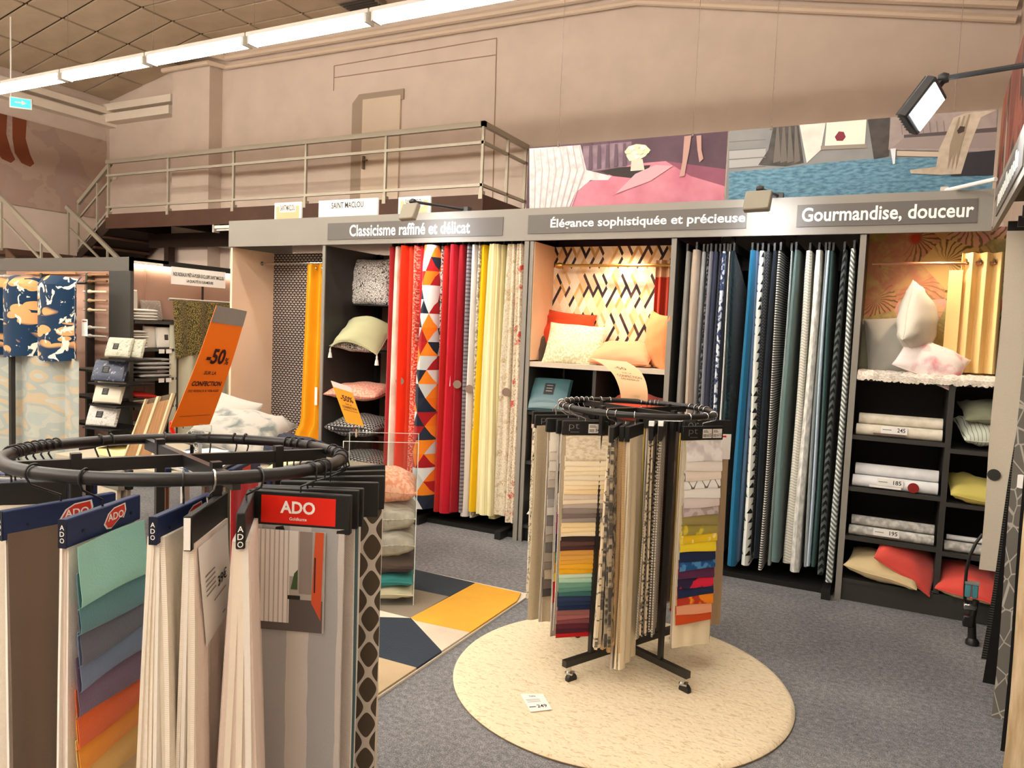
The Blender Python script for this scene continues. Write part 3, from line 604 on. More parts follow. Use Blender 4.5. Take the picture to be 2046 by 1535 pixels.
R2 = [
 (1358, 1367, F('cur2_grey', '#9b9a96'), 'mid grey curtain by the niche cabinet side', {}),
 (1373, 1389, F('cur2_beige', '#b8a897'), 'plain beige curtain among the grey curtains', dict(z1=2.14)),
 (1391, 1399, F('cur2_lgrey', '#aeb0b0'), 'light grey curtain beside the beige one', {}),
 (1400, 1405, F('cur2_dpat', '', pat=p_noise('#1f2126', '#8b8d92', 40, .5, .55)), 'narrow black curtain with grey flecks', {}),
 (1406, 1413, F('cur2_grey2', '#7d7f8a'), 'steel grey curtain beside the flecked black one', {}),
 (1415, 1423, F('cur2_navy', '#3c4157'), 'dull navy curtain beside the steel grey one', {}),
 (1424, 1431, F('cur2_cable', '', pat=p_zig('#1d2230', '#3f4658', .03, .03, .03)), 'dark navy curtain with cable pattern', {}),
 (1432, 1439, F('cur2_batik', '', pat=p_noise('#dfe6f0', '#39486f', 28, .47, .53, 3)), 'blue and white batik curtain', {}),
 (1440, 1445, F('cur2_ink', '#20242f'), 'ink blue curtain behind the batik one', {}),
 (1446, 1449, F('cur2_wedge', '#e8ecea'), 'thin white curtain edge beside the leaf print', dict(depth=.1)),
 (1450, 1460, F('cur2_leaf', '', pat=p_leaf('#12242a', '#1e3f42', '#16303a', '#2d5a58', 9, 40, '#0b1418')), 'dark green leaf print curtain', dict(depth=.7, droop=.3)),
 (1484, 1498, F('cur2_blue', '#1f6c94'), 'bright blue curtain on the cool rack', dict(flare=1.3)),
 (1498, 1505, F('cur2_slate', '#5a7799'), 'slate blue curtain beside the bright blue one', {}),
 (1506, 1517, F('cur2_tri', '', pat=p_bits('#eef1ea', '#1d2424', .055, .32)), 'white curtain with black triangles', dict(flare=1.6)),
 (1518, 1528, F('cur2_knit', '', pat=p_zig('#1b1d20', '#565a5e', .02, .015, .02)), 'charcoal knit pattern curtain', {}),
 (1531, 1539, F('cur2_dn', '#1a2530'), 'very dark blue plain curtain', dict(depth=.4)),
 (1544, 1550, F('cur2_rope', '', pat=p_stripe('#ddd8d0', '#3a3a3c', .016, .5, 1)), 'black and white rope striped curtain', {}),
 (1566, 1571, F('cur2_pale', '#a9b5b3'), 'narrow pale grey green curtain edge', dict(depth=.15)),
 (1572, 1583, F('cur2_teal', '#5f7776', sheen=.2), 'plain grey teal velvet curtain', dict(depth=.62, flare=1.6)),
 (1598, 1612, F('cur2_rib', '', pat=p_zig('#e9e7dc', '#b9b8ab', .018, .012, .05, .72)), 'white ribbed curtain with fine lines', dict(flare=1.3)),
 (1615, 1631, F('cur2_knitw', '', pat=p_noise('#f0efe9', '#c9cac6', 60, .4, .6, 3, 1, .3)), 'thick white knit curtain', dict(flare=1.3)),
 (1633, 1639, F('cur2_g3', '#8f9596'), 'slim grey curtain beside the white knit one', {}),
 (1640, 1646, F('cur2_ice', '#bcd0e2'), 'ice blue curtain beside the slim grey one', {}),
 (1647, 1655, F('cur2_teal2', '#41605f'), 'deep teal curtain beside the zigzag curtain', dict(depth=.5)),
 (1668, 1678, F('cur2_zig', '', pat=p_zig('#15191b', '#59605f', .05, .05, .08)), 'black curtain with grey zigzag', {}),
 (1686, 1698, F('cur2_zigw', '', pat=p_zig('#d9dedb', '#6d7674', .03, .03, .06)), 'white and grey zigzag curtain against the shelf cabinet', dict(yf=4.97)),
]
for a, b, m, l, k in R2: rack_curtain(a, b, m, l, 1, group='curtains on the cool coloured rack', **k)
# ------------------------------------------------------------------ posters hung above the header
PY = 5.5
def PX(px, py): return at(px, py, 'y', PY)
def poster(px0, px1, label, paint, wires):
    x0, x1 = PX(px0, 260).x, PX(px1, 260).x; zt, zb = 3.03, 2.05
    t = thing('hanging_poster', label, 'poster', ((x0+x1)/2, PY, zb)); W_ = x1-x0; H_ = zt-zb
    MB().bx(-W_/2, W_/2, 0, .012, 0, H_).build('panel', M_white, t)
    def q(px, py, off):                # print is drawn flat on the sheet from photo positions
        p = PX(px, py); return Vector((min(max(p.x, x0), x1)-(x0+x1)/2, -off, min(max(p.z, zb), zt)-zb))
    mats = []; m = MB()
    for i, (mt, pts) in enumerate(paint):
        if mt not in mats: mats.append(mt)
        if len(pts) == 2 and pts[0] == 'all': v = [(-W_/2, -.001, 0), (W_/2, -.001, 0), (W_/2, -.001, H_), (-W_/2, -.001, H_)]
        else: v = [q(a, b, .001+.0003*i) for a, b in pts]
        m.add(v, [tuple(range(len(v)))], [[(p[0], p[2]) for p in v]], mats.index(mt))
    m.build('print', mats, t, smooth=False)
    for px in wires:
        x = PX(px, 260).x-(x0+x1)/2; MB().tube([(x, 0, H_), (x, 0, H_+2.9)], .002, 4).build('hanging_wire', M_wire, t); MB().bx(x-.007, x+.007, -.006, .006, H_-.015, H_+.012).build('clip', M_wire, t)
G = lambda n, c1, c2=None, s=3: mat(n, c1, .6) if not c2 else mat(n, rough=.6, pat=p_noise(c1, c2, s, .3, .7, 3))
poster(1058, 1455, 'hanging photo poster of a pink carpet with white bedspread and flowers', [
 (G('po_dark', '#4a3440', '#5d4450', 4), ('all', 0)),
 (G('po_curt', '#8b7480', '#6b5560', 9), [(1165, 292), (1262, 283), (1262, 332), (1165, 345)]),
 (G('po_pink', '#b5687a', '#c98492', 5), [(1120, 430), (1150, 372), (1215, 350), (1262, 328), (1330, 322), (1455, 338), (1455, 430)]),
 (G('po_pshad', '#8d4f62', '#7d4657', 6), [(1330, 322), (1455, 338), (1455, 372), (1380, 352)]),
 (G('po_bed', '#ded6d4', '#bdb3b3', 18), [(1058, 430), (1058, 297), (1160, 290), (1172, 340), (1222, 352), (1215, 360), (1180, 360), (1150, 385), (1130, 430)]),
 (G('po_tray', '#2f2624'), [(1200, 342), (1235, 335), (1300, 330), (1292, 345), (1262, 356), (1225, 352)]),
 (G('po_vase', '#cfc0b0'), [(1262, 318), (1284, 318), (1288, 340), (1260, 342)]),
 (G('po_flow', '#efe3c8', '#d8c89f', 60), [(1247, 305), (1256, 293), (1272, 288), (1290, 290), (1300, 300), (1290, 312), (1276, 320), (1258, 322)]),
 *[(G('po_fold', '#b3a8a8'), [(1066+13*k, 299-1.3*k), (1067.5+13*k, 299-1.3*k), (1071+14*k, 340), (1069+10*k, 425), (1067+10*k, 425), (1069+14*k, 340)]) for k in range(8)],
 *[(G('po_curtf', '#5d4a55'), [(1178+17*k, 291-k), (1183+17*k, 291-k), (1184+17*k, 338-2*k), (1176+17*k, 340-2*k)]) for k in range(5)],
 (G('po_glow', '#d79aa2'), [(1270, 348), (1310, 330), (1345, 332), (1300, 362), (1230, 388)]),
 (G('po_flow0', '#dccfae'), [(1254+5.5*math.cos(a), 304+4.5*math.sin(a)) for a in [j*.785 for j in range(8)]]),
 (G('po_flow1', '#f3ead2'), [(1263+5.5*math.cos(a), 297+4.5*math.sin(a)) for a in [j*.785 for j in range(8)]]),
 (G('po_flow0', '#dccfae'), [(1274+5.5*math.cos(a), 293+4.5*math.sin(a)) for a in [j*.785 for j in range(8)]]),
 (G('po_flow1', '#f3ead2'), [(1285+5.5*math.cos(a), 296+4.5*math.sin(a)) for a in [j*.785 for j in range(8)]]),
 (G('po_flow0', '#dccfae'), [(1293+5.5*math.cos(a), 303+4.5*math.sin(a)) for a in [j*.785 for j in range(8)]]),
 (G('po_flow1', '#f3ead2'), [(1268+5.5*math.cos(a), 306+4.5*math.sin(a)) for a in [j*.785 for j in range(8)]]),
 (G('po_flow0', '#dccfae'), [(1280+5.5*math.cos(a), 305+4.5*math.sin(a)) for a in [j*.785 for j in range(8)]]),
 (G('po_flow1', '#f3ead2'), [(1273+5.5*math.cos(a), 314+4.5*math.sin(a)) for a in [j*.785 for j in range(8)]]),
 (G('po_legs', '#b08a80'), [(1368, 273), (1382, 271), (1378, 300), (1372, 330), (1368, 352), (1358, 354), (1364, 325)]),
 (G('po_legs', '#b08a80'), [(1392, 272), (1402, 271), (1402, 300), (1406, 318), (1398, 325), (1394, 300)]),
], (1117, 1385))
poster(1457, 1992, 'hanging photo poster of a blue carpet with pale sofa and throw', [
 (G('pb_wall', '#8b8a88', '#777879', 3), ('all', 0)),
 (mat('pb_blue', rough=.6, pat=p_noise('#3f667b', '#6b96aa', 22, .32, .68, 4, 1, 3)), [(1455, 440), (1457, 344), (1560, 336), (1640, 326), (1760, 316), (1880, 314), (1992, 300), (1992, 440)]),
 (G('pb_skirt', '#a3a2a0'), [(1457, 300), (1530, 296), (1530, 330), (1457, 336)]),
 (G('pb_drape', '#3a3836', '#55504c', 12), [(1545, 254), (1596, 249), (1606, 326), (1570, 333), (1515, 330), (1535, 300)]),
 *[(G('pb_mould', '#6f6e6d'), [(1457, y), (1530, y-5), (1530, y-3), (1457, y+2)]) for y in (283, 300, 318, 336)],
 *[(G('pb_dfold', '#6a635d'), [(1552+12*k, 255-k), (1556+12*k, 255-k), (1560+13*k, 322), (1545+14*k, 326)]) for k in range(4)],
 (G('pb_sheer', '#cfc8bf', '#e3ddd3', 9), [(1598, 248), (1650, 243), (1640, 300), (1612, 326)]),
 (G('pb_win', '#e9e0cf'), [(1652, 243), (1732, 236), (1728, 288), (1648, 292)]),
 (G('pb_sill', '#8f8579'), [(1640, 292), (1730, 288), (1732, 296), (1640, 300)]),
 (G('pb_berry', '#7d2b3a'), [(1668, 274), (1676, 263), (1686, 264), (1690, 274), (1684, 282), (1672, 282)]),
 (G('pb_dk', '#4d4744', '#3a3634', 12), [(1734, 236), (1778, 232), (1776, 312), (1746, 318)]),
 (G('pb_sofa', '#9f918c', '#8f807d', 12), [(1780, 233), (1992, 218), (1992, 304), (1775, 300)]),
 (G('pb_sofad', '#4f4648'), [(1806, 270), (1992, 255), (1992, 264), (1806, 276)]),
 (G('pb_sofab', '#8e807c'), [(1806, 276), (1992, 264), (1992, 296), (1780, 298)]),
 (G('pb_shade', '#2c2a30'), [(1870, 312), (1992, 300), (1992, 350), (1900, 352)]),
 (G('pb_frame', '#b9aa98'), [(1792, 302), (1875, 304), (1875, 314), (1792, 312)]),
 (G('pb_throw', '#c3b5a2', '#a89985', 15), [(1905, 236), (1930, 226), (1992, 220), (1960, 235), (1938, 290), (1920, 348), (1880, 350), (1820, 347), (1818, 340), (1870, 334), (1876, 300)]),
 *[(G('pb_rib', '#7d706d'), [(1800+14*k, 248-k), (1802+14*k, 248-k), (1804+14*k, 270-k), (1802+14*k, 270-k)]) for k in range(7)],
 *[(G('pb_tfold', '#8f806c'), [(1915+10*k, 236-3*k), (1918+10*k, 235-3*k), (1906+6*k, 300), (1893+8*k, 340), (1898+7*k, 290)]) for k in range(3)],
 (G('pb_leg', '#d8dde0'), [(1779, 298), (1790, 297), (1788, 328), (1784, 329)]),
 (G('pb_knot', '#3a2c25'), [(1912, 262), (1918, 253), (1928, 254), (1926, 264), (1914, 268)]),
], (1540, 1904))
# small brand cards standing on the header
for px0, px1, py0, py1, st, c, lab in ((548, 602, 403, 438, 'SAINT MACLOU', '#e3b184', 'small peach framed card standing on the header near its free end'), (636, 755, 395, 435, 'SAINT MACLOU', '#e6e3dd', 'wide white brand card with pale drawing standing on the header'), (795, 860, 391, 430, 'SAINT MACLOU', '#dcb98f', 'small tan framed card standing on the header behind the floodlight')):
    a, b = at(px0, py1, 'y', 5.1), at(px1, py0, 'y', 5.1); wd, H = b.x-a.x, b.z-2.39
    t = thing('brand_card', lab, 'sign card', ((a.x+b.x)/2, 5.1, 2.39))
    MB().bx(-wd/2, wd/2, 0, .02, 0, H, bev=.002).build('card', M_white, t); fn = quadfn((-wd/2, -.001, 0), (wd/2, -.001, 0), (wd/2, -.001, H), (-wd/2, -.001, H))
    m = MB(); add_rect(m, fn, .07, .0, .93, .86, 0); m.build('card_face', mat('card_'+c, c, .6), t)
    fn2 = quadfn((-wd/2, -.002, 0), (wd/2, -.002, 0), (wd/2, -.002, H), (-wd/2, -.002, H)); m = MB(); add_rect(m, fn2, .2 if wd > .2 else .1, .62, .8 if wd > .2 else .9, .94, 0)
    add_text(m, st, quadfn((-wd/2, -.003, 0), (wd/2, -.003, 0), (wd/2, -.003, H), (-wd/2, -.003, H)), .23 if wd > .2 else .13, .68, .77 if wd > .2 else .87, .9, 1); m.build('lettering', [M_white, M_dgrey], t)
# floodlights on arms
M_lens = mat('flood_lens', '#ffffff', .4, emit=14, ecol='#f2f6ff'); M_flood = mat('flood_body', '#8d8676', .5, spec=.4)
def flood(base, tip, aim, label, power, dark=False, up=(0, 0, 1), hs=1.0):
    base, tip, aim = Vector(base), Vector(tip), Vector(aim); t = thing('arm_floodlight', label, 'floodlight', base); L = tip-base
    MB().tube([(0, 0, 0), L], .011, 8).build('arm', M_black, t); MB().bx(-.03, .03, -.03, .03, -.03, .02).build('clamp', M_black, t)
    MB().lathe([(0, -.022), (.017, -.02), (.024, 0), (.017, .02), (0, .022)], L, 12, axis=Vector((1, 0, 0))).build('joint', M_black, t)
    d = (aim-tip).normalized(); z_ = -d; y_ = Vector(up); y_ = (y_-z_*y_.dot(z_)).normalized(); x_ = y_.cross(z_); rot = Matrix((x_, y_, z_)).transposed(); mm = rot.to_4x4(); hc = L+rot@Vector((0, -.085*hs, 0))
    MB().box(hc, (.15, .125*hs, .045), mm, bev=.006).build('lamp_head', M_flood if not dark else M_black, t); MB().box(L+rot@Vector((0, -.015, 0)), (.03, .03, .02), mm).build('yoke', M_black, t)
    for i in range(7 if dark else 0): MB().box(hc+rot@Vector((-.06+.02*i, .0, .028)), (.004, .12*hs, .014), mm).build('cooling_fin', M_flood if not dark else M_black, t)
    MB().box(hc+rot@Vector((0, 0, -.0235)), (.125, .10*hs, .004), mm).build('lens', M_lens, t)
    ld = bpy.data.lights.new('floodlight_lamp', 'SPOT'); ld.energy = power; ld.spot_size = math.radians(120); ld.spot_blend = .8; ld.shadow_soft_size = .05; ld.color = (.93, .96, 1)
    lo = bpy.data.objects.new('floodlight_lamp', ld); COL.objects.link(lo); lo.parent = t; lo.location = hc+d*.035; lo.rotation_euler = rot.to_euler()
flood((-2.98, 4.97, 2.46), (-3.20, 4.58, 2.465), (-3.12, 5.0, 2.30), 'grey floodlight on a black arm in front of the Classicisme lettering', SPOT_W)
flood((-.72, 4.97, 2.46), (-.775, 4.62, 2.445), (-.74, 5.0, 2.28), 'grey floodlight on a black arm between the two header signs', SPOT_W)
flood((.47, 3.45, 2.64), (.095, 3.6, 2.66), (.095+.72, 3.6-.42, 2.66-.42), 'black ribbed floodlight on a long arm from the side header', SPOT_W*3, True, (.5, .12, .85), 1.5)
# halogen downlights recessed behind the header (one per niche)
M_hal = mat('halogen_lens', '#ffffff', .4, emit=30, ecol='#ffd9a8')
for x, y, ax, ay, pw, lab in ((-4.95, 5.12, -4.95, 5.35, NICHE_W*.25, 'small halogen downlight above the scallop wallpaper niche'), (-1.78, 5.03, -1.80, 5.22, NICHE_W, 'small halogen downlight above the diamond wallpaper niche'), (.2, 5.03, .28, 5.25, NICHE_W*.5, 'small halogen downlight above the tropical wallpaper niche')):
    t = thing('niche_downlight', lab, 'downlight', (x, y, 2.36)); MB().lathe([(.035, 0), (.035, -.05), (.03, -.05), (.03, -.01)], (0, 0, 0), 14).build('can', M_black, t); MB().lathe([(0, -.042), (.029, -.042), (.029, -.036), (0, -.036)], (0, 0, 0), 14).build('lens', M_hal, t)
    ld = bpy.data.lights.new('niche_lamp', 'SPOT'); ld.energy = pw; ld.spot_size = math.radians(100); ld.spot_blend = .8; ld.shadow_soft_size = .03; ld.color = (1, .72, .50)
    lo = bpy.data.objects.new('niche_lamp', ld); COL.objects.link(lo); lo.parent = t; lo.location = (0, 0, -.06); lo.rotation_euler = (Vector((ax, ay, 1.4))-Vector((x, y, 2.3))).to_track_quat('-Z', 'Y').to_euler()
# ------------------------------------------------------------------ carousels (ring racks) and fabric sample hangers
RR = .35
M_ring = mat('ring_tube_black', '#191817', .36, spec=.5); M_hookb = mat('black_wire', '#15151a', .35, spec=.5); M_navy = mat('navy_board', '#1d2c52', .5); M_navye = mat('navy_board_dark', '#121a2c', .5)
M_red = mat('label_red', '#dc2413', .45); M_redl = mat('logo_red', '#d23a2c', .45); M_card = mat('white_card', '#f1eee8', .55); M_print = mat('black_print', '#1c1c1f', .6); M_greyp = mat('grey_print', '#8c8a88', .6)
M_clear = mat('clear_acrylic', '#f4f8f8', .03, trans=1.0, spec=.5)
class Ring:
    def __init__(s, c, tx, ty, a0, label):
        s.c = Vector(c); s.tx, s.ty = tx, ty
        t = s.t = thing('carousel_rack', label, 'rack', (c[0], c[1], 0)); zc = c[2]
        P = [(RR*math.cos(a), RR*math.sin(a), zc+RR*(tx*math.cos(a)+ty*math.sin(a))) for a in [2*math.pi*i/72 for i in range(72)]]
        MB().tube(P, .0135, 12, closed=True).build('ring', M_ring, t)
        for k in range(2):
            a = a0+k*math.pi/2; d = Vector((math.cos(a), math.sin(a), 0)); z0 = -.006-k*.001
            q = [d*(RR*s_)+Vector((0, 0, zc+s_*RR*(tx*d.x+ty*d.y)-.012)) for s_ in (-1, 1)]
            L = q[1]-q[0]; MB().box((q[0]+q[1])/2, (L.length-.01, .016, .028), L.to_track_quat('X', 'Z').to_matrix()).build('cross_beam', M_ring, t)
            for sg in (-1, 1):
                p = d*(.22*sg); zz = zc+.22*sg*(tx*d.x+ty*d.y)
                MB().box((p.x, p.y, (.09+zz+.014)/2), (.02, .02, zz+.014-.09), (0, 0, a)).build('upright', M_ring, t)
            MB().box((0, 0, .10+k*.001), (.76, .028, .03), (0, 0, a)).build('base_beam', M_ring, t)
            for sg in (-1, 1):
                p = d*(.35*sg); w = MB(); w.lathe([(0, -.011), (.026, -.011), (.028, -.006), (.028, .006), (.026, .011), (0, .011)], (p.x+.012, p.y, .029), 14, axis=Vector((d.y, -d.x, 0)))
                cst = MB().lathe([(0, .055), (.012, .055), (.012, .09), (0, .09)], (p.x, p.y, 0), 8).bx(p.x-.014, p.x+.022, p.y-.017, p.y+.017, .05, .058).build('caster', M_chrome, t); w.build('wheel', M_black, cst)
    def z(s, a): return s.c.z+RR*(s.tx*math.cos(a)+s.ty*math.sin(a))
    def pt(s, a): return Vector((s.c.x+RR*math.cos(a), s.c.y+RR*math.sin(a), s.z(a)))
    def ang(s, px, far):
        best = None
        for i in range(1440):
            a = 2*math.pi*i/1440; p = s.pt(a)-CC; zz = p.dot(CF); x = IW/2+FPX*p.dot(CR)/zz; y = IH/2-FPX*p.dot(CU)/zz
            isfar = (s.pt(a)-Vector((s.c.x, s.c.y, s.pt(a).z))).dot(Vector((s.c.x, s.c.y, 0))) > 0
            if isfar == far and (best is None or abs(x-px) < best[0]): best = (abs(x-px), a)
        return best[1]
def hanger(ring, label, ctr=None, phi=None, a=None, L=.215, h=.052, board=None, hook=None, drop=.06, tk=.016, group=None, twist=0):
    "empty at the hook point, local X outward along the board, local Z up"
    if a is None:
        v = Vector(ctr[:2])-ring.c.xy; a = math.atan2(v.y, v.x)
    rp = ring.pt(a); phi = a+twist if phi is None else phi
    off = Vector((0, 0)) if ctr is None else Vector(ctr[:2])-rp.xy
    off.rotate(Matrix.Rotation(-phi, 2))
    t = thing('fabric_sample_hanger', label, 'fabric samples', rp, (0, 0, phi), group=group); t['_x'] = off.x; ox, oy = off.x, off.y
    r = .0165; e = Vector((math.cos(a-phi), math.sin(a-phi), 0)); P = [Vector((ox, oy, -drop)), Vector((ox, oy, -drop+.012)), e*.022+Vector((ox*.3, oy*.3, -.022))]
    P += [e*(r*math.cos(b))+Vector((0, 0, r*math.sin(b))) for b in [math.radians(x) for x in range(-20, 215, 22)]]
    MB().tube(P, .0022, 6).build('hook', hook or M_hookb, t)
    b = MB().box((ox, oy, -drop-h/2), (L, tk, h), bev=.002).build('board', board or M_blackb, t)
    del t['_x']; return t, b, ox, oy, -drop-h
def face(ox, oy, L, tk, h, zb, side, eps=.0008):
    if side > 0: return quadfn((ox+L/2, oy+tk/2+eps, zb), (ox-L/2, oy+tk/2+eps, zb), (ox-L/2, oy+tk/2+eps, zb+h), (ox+L/2, oy+tk/2+eps, zb+h))
    return quadfn((ox-L/2, oy-tk/2-eps, zb), (ox+L/2, oy-tk/2-eps, zb), (ox+L/2, oy-tk/2-eps, zb+h), (ox-L/2, oy-tk/2-eps, zb+h))
def layers(t, ox, oy, zb, mats, L=.2, H=.95, st=.0025, sb=.008, wave=.004, nw=2.5, name='fabric_layer', skew=0, widen=1.0, cols=None):
    n = len(mats)
    for k, m in enumerate(mats):
        ph = random.random()*6; hh = H*(.96+.05*random.random()); wv = wave*(.6+.8*random.random()); ww = L*(.93+.07*random.random())
        def fn(u, v, k=k, ph=ph, hh=hh, wv=wv, ww=ww):
            d = 1-v; s_ = st+(sb-st)*d
            x = ox+(u-.5)*ww*(1+(widen-1)*d)+skew*d+.006*math.sin(ph+d*3)*d; y = oy+(k-(n-1)/2)*s_+wv*math.sin(u*nw*6.28+ph+d*1.3)*min(1, d*4+.15)
            return (x, y, zb+.012-d*hh)
        MB().sheet(fn, 12, 12, max(.0016, sb*.62), ww, hh, ou=random.random(), ov=random.random()).build(name, m, t)
def waterfall(t, ox, oy, zb, cols, side, L=.19, first=.09, dz=.03, yo=.012, pats=None, tk0=.0014, curl=.006):
    z = zb; n = len(cols)
    for i, c in enumerate(cols):
        hh = (first if i == 0 else dz); z1 = z-hh; yb = oy+side*(yo+(n-i)*.0006)
        top = z1+hh*(1.0 if i == 0 else 2.2); top = min(top, zb+.01)
        def fn(u, v, z1=z1, top=top, yb=yb, i=i):
            s_ = 1-v; zz = z1+(top-z1)*max(0, v-.08*max(0, (s_-.85)/.15)); bul = curl*s_**1.4-(curl*.9*((s_-.85)/.15)**2 if s_ > .85 else 0)
            return (ox+side*(.5-u)*L*(1+.01*math.sin(i*2.1))+.002*math.sin(i*1.7), yb+side*(bul+.001*math.sin(u*5+i)), zz+.003*math.sin(u*3+i*2)*dz/.03)
        MB().sheet(fn, 6, 12, tk0, L, hh*2, ou=i*.37, ov=i*.21).build('swatch', c, t)
        z = z1
    return z
def price_sticker(t, fnf, u0, v0, u1, v1, num, parent=None):
    m = MB(); add_rect(m, fnf, u0, v0, u1, v1, 0); q = lambda u, v: fnf(u0+(u1-u0)*u, v0+(v1-v0)*v)
    n1 = fnf(0, 0); nn = (fnf(1, 0)-n1).cross(fnf(0, 1)-n1).normalized()*.0005; q2 = lambda u, v: q(u, v)+nn
    add_text(m, num, q2, .5, .15, .95, .5, 1); add_rect(m, q2, .08, .62, .6, .72, 2); add_rect(m, q2, .08, .78, .5, .86, 2)
    for i in range(6): add_rect(m, q2, .08+.06*i, .12, .11+.06*i, .45, 1)
    m.build('price_sticker', [M_card, M_print, M_greyp], parent or t)
# ---- carousel 1
K1 = Ring((-1.438, 1.185, 1.237), .016, -.038, math.radians(66), 'black carousel rack with an orange half-price sign on its ring')
def pair(pl, pr, z): 
    p, q = at(*pl, 'z', z), at(*pr, 'z', z); return p, q
def place(ring, pl, pr, outer_left, z, **k):
    p, q = pair(pl, pr, z); o, i = (p, q) if outer_left else (q, p); d = o-i
    a = (o+i)/2; ang_ = math.atan2((a-ring.c).y, (a-ring.c).x); drop = ring.z(ang_)-z
    return hanger(ring, ctr=a, phi=math.atan2(d.y, d.x), drop=max(.04, drop), **k)
ivory = fab('ivory_cotton', '#efe6d4'); ivory2 = fab('ivory_linen', '', pat=p_weave('#e2d8c4', '#f2ebdd', .004)); offw = fab('offwhite_voile', '#ece7dc'); taupe = fab('taupe_velvet', '#6f5d4e', sheen=.4)
pinkw = fab('pinkish_white', '#ecdcd0'); greyv = fab('grey_voile', '', pat=p_stripe('#a3a4a4', '#c4c0ba', .11, .55, 0, .01)); greyl = fab('light_grey_linen', '', pat=p_weave('#c6c0b8', '#dcd6cd', .005)); dkn = fab('dark_knit', '', pat=p_weave('#26282a', '#5c6062', .012, .02))
ogee = fab('taupe_ogee', '', pat=p_ogee('#5a5044', '#d8d2c6', .06, .10)); slate = fab('slate_teal', '#5d7c84'); tanb = fab('tan_brown', '#8a6a52')
def navy_logo(t, b, ox, oy, zb, L=.215, h=.052, tk=.016):
    fn = face(ox, oy, L, tk, h, zb, 1); f2 = face(ox, oy, L, tk, h, zb, 1, .0014); f3 = face(ox, oy, L, tk, h, zb, 1, .002)
    pts = [(.46, .34), (.52, .70), (.60, .86), (.76, .90), (.775, .62), (.74, .34), (.69, .40), (.56, .10), (.50, .14)]
    m = MB(); add_ngon(m, fn, pts, 0); cu, cv = .62, .52; add_ngon(m, f2, [(cu+(x-cu)*.88, cv+(y-cv)*.88) for x, y in pts], 1); add_text(m, 'ADO', f3, .51, .40, .73, .68, 0, .02); m.build('logo', [M_card, M_redl], b)
    for u in (.2, .85): MB().lathe([(0, -.001), (.003, -.001), (.003, .001), (0, .001)], fn(u, .42), 8, axis=Vector((0, 1, 0))).build('screw', M_navye, b)
    e = MB(); x = ox+L/2+.0008
    e.bx(ox+L/2, x, oy-tk/2, oy+tk/2, zb, zb+h); e.build('end_plate', M_navye, b); e = MB()
    for i, ch in enumerate('ADO'):
        q = quadfn((x+.0004, oy-tk*.35, zb+.008), (x+.0004, oy+tk*.35, zb+.008), (x+.0004, oy+tk*.35, zb+.045), (x+.0004, oy-tk*.35, zb+.045)); add_text(e, ch, q, .12, .68-.32*i, .88, .92-.32*i)
    e.build('end_lettering', M_card, b)
ZT = 1.187
t, b, ox, oy, zb = place(K1, (8, 1020), (222, 984), True, ZT, label='navy hanger board with taupe velvet sample beside the rainbow swatches', board=M_navy, h=.055)
navy_logo(t, b, ox, oy, zb, h=.055); layers(t, ox, oy, zb, [pinkw, offw, taupe, taupe], st=.004, sb=.01, H=1.0); 
t, b, ox, oy, zb = place(K1, (126, 1038), (273, 988), True, ZT, label='navy hanger board with teal, violet and orange swatch fan', board=M_navy)
navy_logo(t, b, ox, oy, zb); layers(t, ox, oy-.004, zb, [offw, pinkw, offw], st=.004, sb=.009, H=1.0)
waterfall(t, ox-.004, oy, zb, [fab('sw_'+c, c, sheen=.45) for c in ('#8cc6bb', '#4a7d88', '#565b6c', '#667a9b', '#6a5573', '#dd5f1a', '#ea9415', '#e6bd6a', '#d6bd8f', '#b9a78a', '#94856f', '#6d655c', '#3f4448')], 1, L=.198, first=.115, dz=.052, curl=.012)
t, b, ox, oy, zb = place(K1, (318, 1028), (410, 988), True, ZT, label='navy hanger board with ivory pleated sample half hidden by the black board', board=M_navy); navy_logo(t, b, ox, oy, zb)
layers(t, ox, oy, zb, [ivory, ivory2, ivory, offw, ivory, ivory2], st=.004, sb=.016, H=1.0, L=.2, wave=.006)
t, b, ox, oy, zb = place(K1, (372, 1034), (450, 981), True, ZT, label='black sleeved hanger board with white price sheet over ivory fabric', hook=M_chrome, h=.066)
layers(t, ox, oy, zb, [ivory2, offw, ivory, ivory2, pinkw], st=.004, sb=.012, H=1.0)
MB().box((ox+.1085, oy, zb+.033), (.002, .012, .06)).build('card_insert', M_card, b)
q = quadfn((ox+.06, oy+.022, zb-.20), (ox-.075, oy+.028, zb-.17), (ox-.085, oy+.014, zb+.002), (ox+.09, oy+.014, zb+.002)); m = MB(); m.sheet(lambda u, v: q(u, v), 4, 4, .0008); m.build('price_sheet', M_card, t)
q2 = lambda u, v: q(u, v)+Vector((0, .0016, 0)); m = MB(); add_text(m, '39€', q2, .52, .42, .86, .54, 0)
for i in range(5): add_rect(m, q2, .12, .66-.05*i, .45, .675-.05*i, 1)
add_rect(m, q2, .35, .33, .8, .345, 1); add_rect(m, q2, .62, .08, .72, .1, 1); m.build('price_lettering', [M_print, M_greyp], t)
t, b, ox, oy, zb = place(K1, (482, 1024), (502, 979), True, ZT, label='black hanger board turned end-on with ADO on its edge over blush pleats', h=.07, hook=mat('dark_steel', '#55555a', .3, .8), tk=.017)
e = MB()
for i, ch in enumerate('ADO'): add_text(e, ch, quadfn((ox+.1083, oy-.006, zb+.002), (ox+.1083, oy+.006, zb+.002), (ox+.1083, oy+.006, zb+.05), (ox+.1083, oy-.006, zb+.05)), .05, .66-.31*i, .95, .90-.31*i)
e.build('end_lettering', M_card, b); layers(t, ox, oy, zb, [pinkw, ivory, pinkw, ivory, pinkw, offw, pinkw], st=.0035, sb=.019, H=1.0, wave=.003)
